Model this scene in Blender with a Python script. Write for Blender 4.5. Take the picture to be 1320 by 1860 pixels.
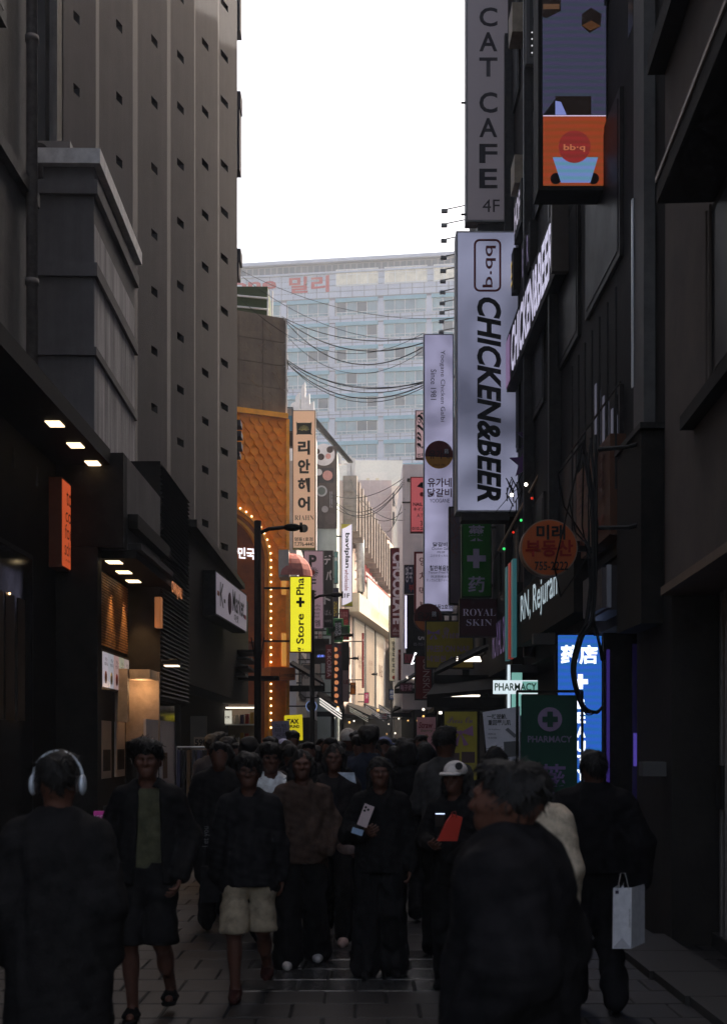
import bpy, math, random
import numpy as np
from mathutils import Vector, Matrix, noise
for _o in list(bpy.data.objects): bpy.data.objects.remove(_o)
SC = bpy.context.scene
COL = SC.collection
R = math.radians
V = Vector
random.seed(7)
# ------------------------------------------------------------------ camera, sky, sun, exposure
CAM_Z, HOR, CX, FPX = 1.68, 1350.0, 660.0, 2200.0
cd = bpy.data.cameras.new('camera'); cam = bpy.data.objects.new('camera', cd); COL.objects.link(cam)
cam.location = (0, 0, CAM_Z); cam.rotation_euler = (R(90), 0, 0)
cd.sensor_fit = 'HORIZONTAL'; cd.sensor_width = 36; cd.lens = 60; cd.shift_y = 420/1320
cd.clip_start = 0.05; cd.clip_end = 3000
cd.dof.use_dof = True; cd.dof.focus_distance = 24; cd.dof.aperture_fstop = 5.6
SC.camera = cam
SUN_AZ, SUN_EL = R(55), R(46)          # azimuth from +Y (ahead) towards +X (right)
w = bpy.data.worlds.new('World'); SC.world = w; w.use_nodes = True
nt = w.node_tree; bg = nt.nodes['Background']
sky = nt.nodes.new('ShaderNodeTexSky'); sky.sky_type = 'NISHITA'; sky.sun_disc = False
sky.sun_elevation = SUN_EL; sky.sun_rotation = SUN_AZ; sky.air_density = 1.0; sky.dust_density = 8.0; sky.ozone_density = .6
wb = nt.nodes.new('ShaderNodeMix'); wb.data_type = 'RGBA'; wb.blend_type = 'MULTIPLY'; wb.inputs['Factor'].default_value = 1; wb.inputs['B'].default_value = (1.05, 1.0, .93, 1)
nt.links.new(sky.outputs[0], wb.inputs['A']); nt.links.new(wb.outputs['Result'], bg.inputs[0]); bg.inputs[1].default_value = 0.15
sd = bpy.data.lights.new('sun', 'SUN'); sd.energy = 2.0; sd.angle = R(0.5); sd.color = (1, .93, .82)
sun = bpy.data.objects.new('sun', sd); COL.objects.link(sun)
sv = V((math.sin(SUN_AZ)*math.cos(SUN_EL), math.cos(SUN_AZ)*math.cos(SUN_EL), math.sin(SUN_EL)))
sun.rotation_euler = (-sv).to_track_quat('-Z', 'Y').to_euler(); sun.location = (20, 20, 60)
SC.view_settings.view_transform = 'Standard'; SC.view_settings.look = 'None'
SC.view_settings.exposure = 1.6; SC.view_settings.gamma = 1; SC.view_settings.use_curve_mapping = False
SC.render.engine = 'CYCLES'
SC.cycles.max_bounces = 6; SC.cycles.diffuse_bounces = 4; SC.cycles.glossy_bounces = 3; SC.cycles.transmission_bounces = 4
SC.cycles.use_denoising = True; SC.cycles.volume_bounces = 0
SC.cycles.sample_clamp_indirect = 6

# ------------------------------------------------------------------ helpers
def P(px, py, Y): return V(((px-CX)*Y/FPX, Y, CAM_Z+(HOR-py)*Y/FPX))
def ray(px, py): return V(((px-CX)/FPX, 1, (HOR-py)/FPX))
def onplane(px, py, O, n):
    d = ray(px, py); c = V((0, 0, CAM_Z)); return c + d*((O-c).dot(n)/d.dot(n))
MATS = {}
def mat(name, col, rough=.6, var=.12, scale=6, bump=0.0, metal=0, emit=None, es=0, streak=0.0, spec=.22, bscale=None, trans=0, coat=0, col2=None):
    if name in MATS: return MATS[name]
    m = bpy.data.materials.new(name); m.use_nodes = True; t = m.node_tree; b = t.nodes['Principled BSDF']
    b.inputs['Base Color'].default_value = (*col, 1); b.inputs['Roughness'].default_value = rough
    b.inputs['Metallic'].default_value = metal; b.inputs['Specular IOR Level'].default_value = spec
    b.inputs['Transmission Weight'].default_value = trans; b.inputs['Coat Weight'].default_value = coat
    L = t.links.new
    if var or bump or streak:
        g = t.nodes.new('ShaderNodeNewGeometry')
        n = t.nodes.new('ShaderNodeTexNoise'); n.inputs['Scale'].default_value = scale; n.inputs['Detail'].default_value = 6; n.inputs['Roughness'].default_value = .65
        L(g.outputs['Position'], n.inputs['Vector'])
        src = n.outputs['Fac']
        if streak:
            mp = t.nodes.new('ShaderNodeMapping'); mp.inputs['Scale'].default_value = (1, 1, .07)
            L(g.outputs['Position'], mp.inputs['Vector'])
            n2 = t.nodes.new('ShaderNodeTexNoise'); n2.inputs['Scale'].default_value = 5; n2.inputs['Detail'].default_value = 8; n2.inputs['Roughness'].default_value = .7
            L(mp.outputs[0], n2.inputs['Vector'])
            mx = t.nodes.new('ShaderNodeMix'); mx.inputs['Factor'].default_value = streak
            L(n.outputs['Fac'], mx.inputs['A']); L(n2.outputs['Fac'], mx.inputs['B']); src = mx.outputs['Result']
        if var or streak:
            rp = t.nodes.new('ShaderNodeValToRGB')
            d = col2 or tuple(max(0, c*(1-var*2.2)) for c in col)
            e = tuple(min(1, c*(1+var*2.2)) for c in col) if not col2 else col
            rp.color_ramp.elements[0].position = .3; rp.color_ramp.elements[0].color = (*d, 1)
            rp.color_ramp.elements[1].position = .7; rp.color_ramp.elements[1].color = (*e, 1)
            L(src, rp.inputs[0]); L(rp.outputs[0], b.inputs['Base Color'])
            mr = t.nodes.new('ShaderNodeMapRange'); mr.inputs['To Min'].default_value = max(0, rough-.12); mr.inputs['To Max'].default_value = min(1, rough+.12)
            L(src, mr.inputs['Value']); L(mr.outputs[0], b.inputs['Roughness'])
        if bump:
            bn = t.nodes.new('ShaderNodeTexNoise'); bn.inputs['Scale'].default_value = bscale or scale*6; bn.inputs['Detail'].default_value = 5
            L(g.outputs['Position'], bn.inputs['Vector'])
            bp = t.nodes.new('ShaderNodeBump'); bp.inputs['Strength'].default_value = bump; bp.inputs['Distance'].default_value = .02
            L(bn.outputs['Fac'], bp.inputs['Height']); L(bp.outputs[0], b.inputs['Normal'])
    if emit:
        b.inputs['Emission Color'].default_value = (*emit, 1); b.inputs['Emission Strength'].default_value = es
    MATS[name] = m; return m
def srgb(r, g, b): return tuple((c/255/12.92 if c <= 10.31 else ((c/255+.055)/1.055)**2.4) for c in (r, g, b))
ROOT = {}
def _link(o, parent):
    COL.objects.link(o)
    if parent is not None: o.parent = parent; ROOT[o.name] = ROOT.get(parent.name, V((0, 0, 0)))
def tag(o, label=None, cat=None, group=None, kind=None):
    for k, v in (('label', label), ('category', cat), ('group', group), ('kind', kind)):
        if v: o[k] = v
    return o
def thing(name, label, cat, loc=(0, 0, 0), group=None, rz=0):
    o = bpy.data.objects.new(name, None); COL.objects.link(o); o.location = loc; o.rotation_euler = (0, 0, rz)
    o.empty_display_size = .1; ROOT[o.name] = V(loc); return tag(o, label, cat, group)
class MB:
    def __init__(s): s.v = []; s.f = []; s.M = None
    def add(s, vs, fs):
        k = len(s.v); s.v += [V(p) for p in vs]; s.f += [[i+k for i in f] for f in fs]; return s
    def box(s, x0, x1, y0, y1, z0, z1):
        x0, x1 = min(x0, x1), max(x0, x1); y0, y1 = min(y0, y1), max(y0, y1); z0, z1 = min(z0, z1), max(z0, z1)
        return s.add([(x0,y0,z0),(x1,y0,z0),(x1,y1,z0),(x0,y1,z0),(x0,y0,z1),(x1,y0,z1),(x1,y1,z1),(x0,y1,z1)],
            [(0,3,2,1),(4,5,6,7),(0,1,5,4),(1,2,6,5),(2,3,7,6),(3,0,4,7)])
    def ob(s, O, u, v, n, a0, a1, b0, b1, c0, c1):
        """box in a frame: origin O, u right, v up, n outward"""
        p = [O+u*a+v*b+n*c for c in (c0, c1) for (a, b) in ((a0,b0),(a1,b0),(a1,b1),(a0,b1))]
        return s.add(p, [(0,3,2,1),(4,5,6,7),(0,1,5,4),(1,2,6,5),(2,3,7,6),(3,0,4,7)])
    def quad(s, a, b, c, d): return s.add([a, b, c, d], [(0,1,2,3)])
    def prism(s, pts, O, u, v, n, c0, c1):
        k = len(pts)
        p = [O+u*a+v*b+n*c for c in (c0, c1) for (a, b) in pts]
        return s.add(p, [tuple(reversed(range(k))), tuple(range(k, 2*k))]+[(i, (i+1) % k, k+(i+1) % k, k+i) for i in range(k)])
    def tube(s, pts, r, seg=6, r2=None):
        pts = [V(p) for p in pts]; k = len(pts); base = len(s.v); prev = None
        for i, p in enumerate(pts):
            t = (pts[min(i+1, k-1)]-pts[max(i-1, 0)]).normalized()
            if prev is None: a = t.orthogonal().normalized()
            else: a = (prev - t*prev.dot(t)).normalized()
            prev = a; b = t.cross(a); rr = r if r2 is None else r+(r2-r)*i/max(1, k-1)
            s.v += [p+a*(rr*math.cos(2*math.pi*j/seg))+b*(rr*math.sin(2*math.pi*j/seg)) for j in range(seg)]
        for i in range(k-1):
            for j in range(seg):
                s.f.append([base+i*seg+j, base+i*seg+(j+1) % seg, base+(i+1)*seg+(j+1) % seg, base+(i+1)*seg+j])
        s.f.append([base+j for j in reversed(range(seg))]); s.f.append([base+(k-1)*seg+j for j in range(seg)])
        return s
    def ball(s, c, r, seg=8, ring=5, sx=1, sy=1, sz=1):
        c = V(c); base = len(s.v)
        s.v.append(c+V((0, 0, r*sz)))
        for i in range(1, ring):
            th = math.pi*i/ring
            for j in range(seg):
                ph = 2*math.pi*j/seg
                s.v.append(c+V((r*sx*math.sin(th)*math.cos(ph), r*sy*math.sin(th)*math.sin(ph), r*sz*math.cos(th))))
        s.v.append(c+V((0, 0, -r*sz))); last = len(s.v)-1
        for j in range(seg):
            s.f.append([base, base+1+j, base+1+(j+1) % seg])
            for i in range(ring-2):
                a = base+1+i*seg
                s.f.append([a+j, a+seg+j, a+seg+(j+1) % seg, a+(j+1) % seg])
            a = base+1+(ring-2)*seg; s.f.append([a+j, last, a+(j+1) % seg])
        return s
    def disc(s, O, u, v, n, r, c0, c1, seg=40):
        return s.prism([(r*math.cos(2*math.pi*i/seg), r*math.sin(2*math.pi*i/seg)) for i in range(seg)], O, u, v, n, c0, c1)
    def build(s, name, m, parent=None, smooth=False, label=None, kind=None):
        me = bpy.data.meshes.new(name); off = ROOT.get(parent.name, V((0, 0, 0))) if parent is not None else V((0, 0, 0))
        me.from_pydata([p-off for p in s.v], [], s.f)
        if m is not None: me.materials.append(m)
        if smooth: me.polygons.foreach_set('use_smooth', [True]*len(me.polygons))
        me.update()
        o = bpy.data.objects.new(name, me); _link(o, parent)
        if label: o['label'] = label
        if kind: o['kind'] = kind
        return o
def copy_part(o, parent, loc):
    c = o.copy(); COL.objects.link(c); c.parent = parent; c.location = loc; ROOT[c.name] = ROOT.get(parent.name, V((0, 0, 0))); return c
def copy_tree(o, parent=None, loc=None):
    c = o.copy(); COL.objects.link(c)
    if parent is not None: c.parent = parent
    if loc is not None: c.location = loc
    for ch in list(o.children): copy_tree(ch, c)
    return c
TQ = []
EX, EY, EZ = V((1, 0, 0)), V((0, 1, 0)), V((0, 0, 1))
def text(parent, s, C, u, v, wd, ht, m, rot=0, bold=0.0, shear=0.0, name='lettering', depth=.002):
    """lettering centred at C on the plane (u right, v up) filling wd x ht metres after being turned rot degrees"""
    TQ.append((parent, s, V(C), V(u), V(v), wd, ht, m, rot, bold, shear, name, depth))
def tpx(parent, s, box, Y, m, rot=0, bold=0.0, shear=0.0, name='lettering'):
    x0, y0, x1, y1 = box
    text(parent, s, P((x0+x1)/2, (y0+y1)/2, Y), EX, EZ, (x1-x0)*Y/FPX, (y1-y0)*Y/FPX, m, rot, bold, shear, name)
def flush_text():
    obs = []
    for q in TQ:
        c = bpy.data.curves.new('t', 'FONT'); c.body = q[1]; c.offset = q[9]; c.shear = q[10]; c.resolution_u = 3; c.align_x = 'CENTER'; c.space_line = .95
        o = bpy.data.objects.new('t', c); COL.objects.link(o); obs.append(o)
    bpy.context.view_layer.update(); dg = bpy.context.evaluated_depsgraph_get()
    for o, (parent, s, C, u, v, wd, ht, m, rot, bold, shear, name, depth) in zip(obs, TQ):
        me = bpy.data.meshes.new_from_object(o.evaluated_get(dg))
        if not len(me.vertices): continue
        co = np.empty(len(me.vertices)*3); me.vertices.foreach_get('co', co); co = co.reshape(-1, 3)
        lo, hi = co.min(0), co.max(0); a, b = (co[:, 0]-(lo[0]+hi[0])/2)/max(1e-6, hi[0]-lo[0]), (co[:, 1]-(lo[1]+hi[1])/2)/max(1e-6, hi[1]-lo[1])
        if rot == 90: a, b = -b, a
        elif rot == -90: a, b = b, -a
        n = u.cross(v); off = C + n*.008 - ROOT.get(parent.name, V((0, 0, 0)))
        W = np.outer(a*wd, np.array(u))+np.outer(b*ht, np.array(v))+np.array(off)
        me.vertices.foreach_set('co', W.ravel()); me.materials.clear(); me.materials.append(m); me.name = name; me.update()
        no = bpy.data.objects.new(name, me); COL.objects.link(no); no.parent = parent
    for o in obs: bpy.data.objects.remove(o)

def haze_box(density):
    hm = bpy.data.materials.new('haze_air'); hm.use_nodes = True; t = hm.node_tree
    t.nodes.remove(t.nodes['Principled BSDF']); pv = t.nodes.new('ShaderNodeVolumePrincipled')
    pv.inputs['Color'].default_value = (.88, .93, 1.0, 1); pv.inputs['Density'].default_value = density; pv.inputs['Anisotropy'].default_value = .2
    t.links.new(pv.outputs[0], t.nodes['Material Output'].inputs['Volume'])
    o = MB().box(-126, 126, -46, 206, -1.7, 84).build('haze', hm); o['kind'] = 'stuff'
# materials used in several places
BLACK = mat('black_paint', (.020, .0165, .0135), .7, .2, 4, .1, spec=.1)
DARKM = mat('dark_metal', (.030, .026, .023), .55, .2, 9, .05, spec=.15)
INK = mat('ink', (.012, .011, .010), .5, 0)
WHITEP = mat('white_paint', (.75, .74, .73), .5, .04, 8)
STEEL = mat('brushed_steel', (.42, .42, .42), .35, .1, 20, 0, .9)
GLASSD = mat('dark_glass', (.018, .018, .018), .12, .1, 3, spec=.4)
DULL = mat('dull_glass', (.020, .018, .017), .5, .1, 3, spec=.12)
CABLE = mat('cable_rubber', (.02, .019, .018), .7, 0, spec=.1)
def plain(r, g, b, rough=.55, var=.05): return mat('paint_%d_%d_%d' % (r, g, b), srgb(r, g, b), rough, var, 5)
def uneven(m, s=1.6, lo=.62, hi=1.3):
    m = m.copy(); m.name = 'lightbox_face'; t = m.node_tree; b = t.nodes['Principled BSDF']; e = b.inputs['Emission Strength'].default_value
    g = t.nodes.new('ShaderNodeNewGeometry'); n = t.nodes.new('ShaderNodeTexNoise'); n.inputs['Scale'].default_value = s; n.inputs['Detail'].default_value = 1
    r = t.nodes.new('ShaderNodeMapRange'); r.inputs['From Min'].default_value = .3; r.inputs['From Max'].default_value = .7; r.inputs['To Min'].default_value = e*lo; r.inputs['To Max'].default_value = e*hi
    t.links.new(g.outputs['Position'], n.inputs['Vector']); t.links.new(n.outputs['Fac'], r.inputs['Value']); t.links.new(r.outputs[0], b.inputs['Emission Strength']); return m
def lit(r, g, b, es, base=.6):
    es *= .60
    return mat('lit_%d_%d_%d_%d' % (r, g, b, int(es*1000)), tuple(c*base for c in srgb(r, g, b)), .4, 0, emit=srgb(r, g, b), es=es)

def sign(name, label, cat, box, Y, depth, face, frame=None, side=None, wallx=None, group=None, fr=.03, lamp=None):
    """projecting sign: cabinet, face sheet and brackets back to the wall"""
    x0, y0, x1, y1 = box; a, b = P(x0, y1, Y), P(x1, y0, Y)
    t = thing(name, label, cat, ((a.x+b.x)/2, Y+depth/2, a.z), group)
    MB().box(a.x, b.x, Y, Y+depth, a.z, b.z).build('cabinet', frame or DARKM, t)
    e = min(fr, (b.x-a.x)*.12)
    MB().box(a.x+e, b.x-e, Y-.006, Y-.001, a.z+e, b.z-e).build('face_panel', face, t)
    if side:
        bm_ = []
        for k in (.15, .85):
            z = a.z+(b.z-a.z)*k; q = MB()
            if side == 'R': q.box(b.x+.002, max(wallx, b.x+.05), Y+depth*.3, Y+depth*.3+.05, z-.025, z+.025)
            else: q.box(min(wallx, a.x-.05), a.x-.002, Y+depth*.3, Y+depth*.3+.05, z-.025, z+.025)
            q.build('bracket', DARKM, t)
    return t
# ------------------------------------------------------------------ setting: ground and paving
ASPH = mat('asphalt', (.05, .048, .047), .8, .25, 3, .4, bscale=90)
tag(MB().box(-120, 120, -40, 200, -.6, -.03).build('ground', ASPH), kind='structure')
paving = tag(bpy.data.objects.new('pavement', None), kind='structure'); COL.objects.link(paving)
BED = mat('mortar', (.02, .019, .018), .9, .2, 8)
tag(MB().box(-3.55, 3.6, -6, 60, -.028, -.012).build('mortar_bed', BED, paving))
PAVE = [mat('granite_%d' % i, c, .52, .2, 14, .25, bscale=160) for i, c in enumerate(((.030,.026,.0245), (.025,.0225,.0215), (.035,.031,.029), (.027,.024,.023)))]
WET = mat('wet_granite', (.048, .045, .043), .11, .25, 10, .5, bscale=30, spec=.6)
S = .40
def slab_mesh(m, i):
    h = S/2-.007; k = h-.008
    b = MB().add([(-h,-h,-.012),(h,-h,-.012),(h,h,-.012),(-h,h,-.012),(-h,-h,-.006),(h,-h,-.006),(h,h,-.006),(-h,h,-.006),(-k,-k,0),(k,-k,0),(k,k,0),(-k,k,0)],
        [(0,1,5,4),(1,2,6,5),(2,3,7,6),(3,0,4,7),(4,5,9,8),(5,6,10,9),(6,7,11,10),(7,4,8,11),(8,9,10,11)])
    return b
slabs = [slab_mesh(m, 0).build('paving_slab', m, paving) for m in PAVE+[WET]]
used = set()
rest = [MB() for _ in PAVE]
row = 0; y = -2.0
while y < 58:
    x = -3.45 + (S/2 if row % 2 else 0)
    while x < 2.95:
        near = 6.9 < y < 13.4
        wet = (8.3 < y < 9.5 and -.8 < x < .62) or (9.3 < y < 9.9 and -.2 < x < .9)
        k = 4 if wet and near else random.choice((0, 0, 1, 2, 3))
        jz = random.uniform(-.0025, .0015)
        if near:
            o = slabs[k] if k not in used else copy_part(slabs[k], paving, (0, 0, 0)); used.add(k)
            o.location = (x, y, jz); o.rotation_euler = (random.uniform(-.006, .006), random.uniform(-.006, .006), random.choice((0, math.pi)))
        else:
            q = rest[k % 4]; h = S/2-.007
            q.add([(x-h,y-h,-.012),(x+h,y-h,-.012),(x+h,y+h,-.012),(x-h,y+h,-.012),(x-h,y-h,jz),(x+h,y-h,jz),(x+h,y+h,jz),(x-h,y+h,jz)], [(4,5,6,7),(0,1,5,4),(1,2,6,5),(2,3,7,6),(3,0,4,7)])
        x += S
    y += S; row += 1
for q, m in zip(rest, PAVE): q.build('paving_slabs', m, paving, kind='stuff')
# stone doorstep strip on the right
STONE = mat('pale_stone', (.042, .037, .033), .6, .18, 12, .2)
for i in range(6):
    y0 = 5.2+i*.85; MB().box(2.02-.03*(9-y0)*-1-.0, 2.55, y0, y0+.835, -.01, .06).build('kerb_stone', STONE, paving)

# ------------------------------------------------------------------ left side buildings
CONC = mat('dark_concrete', (.10, .096, .095), .75, .22, 2.2, .3, streak=.5, bscale=40)
CONC2 = mat('grey_render', (.135, .125, .126), .8, .16, 1.6, .25, streak=.45, bscale=60)
def facade(O, d):            # frame of a wall: O corner, u along, v up, n outward
    u = V((d[0], d[1], 0)).normalized(); return O, u, EZ, u.cross(EZ)
# near-left block with drainpipe
t = thing('corner_building', 'dark grey building with a tall drainpipe at the far left edge', 'building', (-5, 4, 0))
MB().box(-12, -3.36, 1.5, 12.3, 4.96, 20).build('wall', CONC, t)
MB().box(-12, -3.40, 1.5, 13.38, 0, 4.75).build('shop_wall', BLACK, t)
for z in (8.3, 13.5):
    f = MB().box(-3.37, -3.30, 8.4, 11.2, z, z+2.2).build('window', DARKM, t); MB().box(-3.31, -3.295, 8.5, 11.1, z+.1, z+2.1).build('pane', DULL, f)
for k, z in enumerate((7.1, 11.0)): MB().box(-3.36, -3.28, 1.6, 12.28, z, z+.14).build('ledge', CONC, t)
PIPE = mat('painted_pipe', (.16, .14, .13), .5, .15, 10)
q = MB().tube([(-3.27, 11.95, 4.96), (-3.27, 11.95, 20)], .055, 14).build('drainpipe', PIPE, t, True)
for z in (6.2, 8.6, 10.4): MB().tube([(-3.27, 11.95, z), (-3.27, 11.95, z+.06)], .068, 14).build('pipe_joint', PIPE, q, True)
c = MB().box(-3.42, -2.8, 1.5, 13.4, 4.76, 4.93).build('canopy', BLACK, t)
for i in range(3):
    C = P((102, 135, 164)[i], (780, 818, 852)[i], (11.66, 12.5, 13.3)[i]); C = V((-2.97, C.y, 4.757))
    MB().box(C.x-.07, C.x+.07, C.y-.1, C.y+.1, 4.748, 4.7595).build('downlight', lit(255, 226, 180, 1.6), c)
    MB().tube([(-3.41, C.y+.1, 4.55), (-3.41, C.y+.1, 4.35)], .03, 10).build('wall_lamp', DARKM, t)
# glazing of the near shop, dim interior lamps seen in it
for i in range(5):
    y0 = 6.2+i*1.25; f = MB().box(-3.405, -3.38, y0, y0+1.2, .1, 3.6).build('shop_window', DARKM, t)
    MB().box(-3.379, -3.374, y0+.05, y0+1.15, .15, 3.55).build('pane', GLASSD, f)
    if i > 2: MB().ball((-3.36, y0+.3, 3.1), .012).build('shop_lamp', lit(255, 200, 140, 3), f)
for i, (a, b) in enumerate(((0, 14), (18, 32), (38, 50))):
    MB().box(-3.37, -3.366, 11.05+a*.02, 11.05+b*.02, 1.9, 3.1).build('window_glow', lit(90, 70, 48, .004), t)
# pier closing the near canopy
MB().box(-3.42, -2.66, 13.42, 13.62, 3.86, 4.9).build('pier_head', BLACK, t); MB().box(-3.42, -2.945, 13.42, 13.62, 0, 3.855).build('pier', BLACK, t)
# orange shop sign
t = thing('shop_sign', 'orange lit sign box reading too cool for school on the black wall', 'sign', (-3.3, 13.3, 3.6))
MB().box(-3.39, -3.25, 13.05, 13.72, 3.58, 4.55).build('cabinet', plain(120, 66, 44), t)
MB().box(-3.249, -3.243, 13.06, 13.71, 3.60, 4.53).build('face_panel', lit(205, 88, 50, .38, .8), t)
for i, s in enumerate(('too', 'cool', 'for', 'school')):
    text(t, s, (-3.245, 13.39 if i != 2 else 13.3, 4.36-i*.185), EY, EZ, (.36, .44, .3, .52)[i], .16, INK)
text(t, 'artclass in seoul', (-3.245, 13.38, 3.68), EY, EZ, .42, .03, plain(60, 24, 16))
# ledge building behind it
O, u, v, n = facade(V((-3.25, 14.6, 0)), (-.021, 1))
t = thing('ledge_building', 'low grey building with stepped ledges below the perforated tower', 'building', (-5, 16, 0))
MB().ob(O, u, v, n, 0, 2.94, 4.9, 8.45, -6, 0).build('wall', CONC2, t)
PEEL = mat('peeled_render', (.12, .115, .115), .8, .3, 3, .5, streak=.95, col2=(.62, .60, .62))
MB().ob(O, u, v, n, .03, 2.9, 4.92, 7.95, .001, .006).build('peeled_coat', PEEL, t)
CAP = mat('ledge_cap', (.62, .60, .60), .6, .12, 6, .1)
MB().ob(O, u, v, n, -.12, 2.98, 8.62, 8.80, -6, .10).build('coping', CAP, t)
MB().ob(O, u, v, n, -.02, 2.95, 8.45, 8.62, -.6, .01).build('cornice', CONC2, t)
MB().ob(O, u, v, n, -.07, 2.96, 8.28, 8.449, -6, .06).build('ledge', CONC2, t)
MB().ob(O, u, v, n, -.05, 2.95, 7.30, 7.46, -6, .05).build('ledge', CONC2, t)
MB().ob(O, u, v, n, -.04, 2.95, 6.35, 6.45, -6, .04).build('ledge', CONC2, t)
t = thing('air_conditioner', 'grey air conditioner unit standing on the roof of the ledge building', 'air conditioner', (-3.85, 15, 8.8))
MB().box(-4.2, -3.62, 14.95, 15.25, 8.83, 9.12).build('casing', plain(110, 106, 104), t); MB().disc(V((-4.0, 14.95, 8.98)), EX, EZ, -EY, .11, .001, .02, 20).build('fan_grille', DARKM, t)
for x in (-4.1, -3.7): MB().box(x-.03, x+.03, 14.97, 15.2, 8.8, 8.83).build('foot', DARKM, t)
# perforated tower: zigzag bands with square recessed holes
TW = mat('tower_concrete', (.060, .0555, .066), .8, .13, 1.1, .3, streak=.5, bscale=50)
t = thing('perforated_tower', 'tall grey concrete tower with rows of small square holes', 'building', (-6, 25, 0))
A, B = V((-4.79, 19.3, 0)), V((-3.14, 30, 0)); O, u, v, n = facade(A, (B-A)[:2]); L = (B-A).length
edges = [115, 180, 250, 310, 355, 398, 430]
us = [(onplane(e, 800, A, n)-A).dot(u) for e in edges]
MB().ob(O, u, v, n, .0, L, 0, 27, -6, -.5).build('core', TW, t)
HOLE = mat('hole_shadow_concrete', (.06, .057, .058), .9, .1, 5)  # concrete lining of the recessed holes
holes = {0: [(132, 32), (130, 161), (128, 290)], 1: [(207, 48), (206, 177), (206, 293)], 2: [(272, 75), (271, 185), (271, 305), (271, 425), (270, 528), (270, 740), (270, 860), (270, 636)],
         3: [(322, 103), (322, 196), (321, 297), (320, 402), (320, 517), (320, 706), (321, 803), (321, 612)], 4: [(367, 80), (367, 203), (366, 297), (366, 389), (366, 484), (366, 590), (366, 676), (366, 764), (366, 853), (366, 950)],
         5: [(404, 8), (403, 100), (403, 183), (403, 299), (403, 384), (403, 468), (403, 564), (402, 657), (402, 737), (402, 819), (402, 897), (402, 992)]}
depth = [(.05, .0), (.0, .08), (.08, .04), (.04, .10), (.14, .02), (.06, .02)]
for k in range(6):
    u0, u1 = us[k], us[k+1]; d0, d1 = depth[k]; hs = sorted([onplane(a, b, A, n).z for a, b in holes[k]])
    hx = holes[k][0][0]; uc = (onplane(hx, 400, A, n)-A).dot(u); hw = ((onplane(hx+3.7, 400, A, n)-onplane(hx-3.7, 400, A, n)).length)/2
    um = u0+(u1-u0)*.62
    def pt(a, z, e=0): return O+u*a+v*z+n*((.17*(a-u0)/(um-u0) if a <= um else .17*(u1-a)/(u1-um))+e)
    mb = MB()
    if k in (0, 1, 2, 3): hs = [z for z in hs] + [hs[-1]+1.25*(i+1) for i in range(8)]
    else: hs = hs + [hs[-1]+1.15*(i+1) for i in range(4)]
    z = 0
    mb.quad(pt(u0, 0), pt(uc-hw, 0), pt(uc-hw, 22), pt(u0, 22)); mb.quad(pt(uc+hw, 0), pt(um, 0), pt(um, 22), pt(uc+hw, 22)); mb.quad(pt(um, 0), pt(u1, 0), pt(u1, 22), pt(um, 22))
    for h in hs:
        if h-.075 <= z or h > 21.3: continue
        mb.quad(pt(uc-hw, z), pt(uc+hw, z), pt(uc+hw, h-.075), pt(uc-hw, h-.075))
        a, b, c_, d_ = pt(uc-hw, h-.075), pt(uc+hw, h-.075), pt(uc+hw, h+.075), pt(uc-hw, h+.075); e = -n*.14
        back = MB(); back.quad(a, b, b+e, a+e); back.quad(b, c_, c_+e, b+e); back.quad(c_, d_, d_+e, c_+e); back.quad(d_, a, a+e, d_+e); back.quad(a+e, b+e, c_+e, d_+e); back.build('hole', HOLE, t)
        z = h+.075
    mb.quad(pt(uc-hw, z), pt(uc+hw, z), pt(uc+hw, 22), pt(uc-hw, 22))
    e0, e1 = -.3 if k == 0 else 0, 0
    mb.build('wall_band', TW, t)
E_ = O+u*L
MB().quad(E_, E_-n*6, E_-n*6+v*22, E_+v*22).build('end_wall', TW, t)
MB().ob(O, u, v, n, -.35, -.003, 0, 22, -6, -.14).build('side_wall', mat('black_glass_wall', (.012, .011, .011), .35, .1, 2), t)  # black colour stands in for the deep shade of the gap here
MB().ob(O, u, v, n, -.2, -.002, 0, 22, -.139, -.01).build('corner_strip', CONC, t)
for y0, y1, w_ in ((-40, 60, 7), (170, 200, 8), (201, 312, 6), (455, 478, 8), (479, 505, 5), (765, 775, 8), (785, 795, 9), (805, 815, 9), (822, 830, 6)):
    a, b = P(430, y0, 30.2), P(430+w_, y1, 30.2)
    MB().box(a.x-.3, b.x, 30.06, 30.5, a.z, b.z).build('corbel', TW, t)
# concrete upper storey over the slatted shop
t = thing('snack_shop', 'low shop with wood slat wall and warm downlights under a concrete storey', 'shop', (-3.5, 14.7, 0))
MB().box(-9, -2.66, 13.64, 15.85, 3.86, 4.9).build('upper_wall', CONC2, t)
MB().box(-9, -3.15, 13.64, 17.2, 0, 3.85).build('wall', BLACK, t)
MB().box(-2.655, -2.54, 13.64, 15.9, 4.1, 4.26).build('beam', BLACK, t)
cn = MB().box(-3.149, -2.56, 13.64, 16.6, 3.76, 3.848).build('canopy', BLACK, t)
MB().box(-2.655, -2.50, 13.64, 15.9, 3.86, 3.93).build('gutter', DARKM, t)
WOOD = mat('warm_wood', (.30, .15, .07), .5, .25, 9, .2, streak=.2)
sl = MB()
for i in range(26):
    z = 2.86+i*.034; sl.box(-3.148, -3.128, 14.1, 17.1, z, z+.02)
sl.build('slat_cladding', WOOD, t, kind='stuff')
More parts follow.
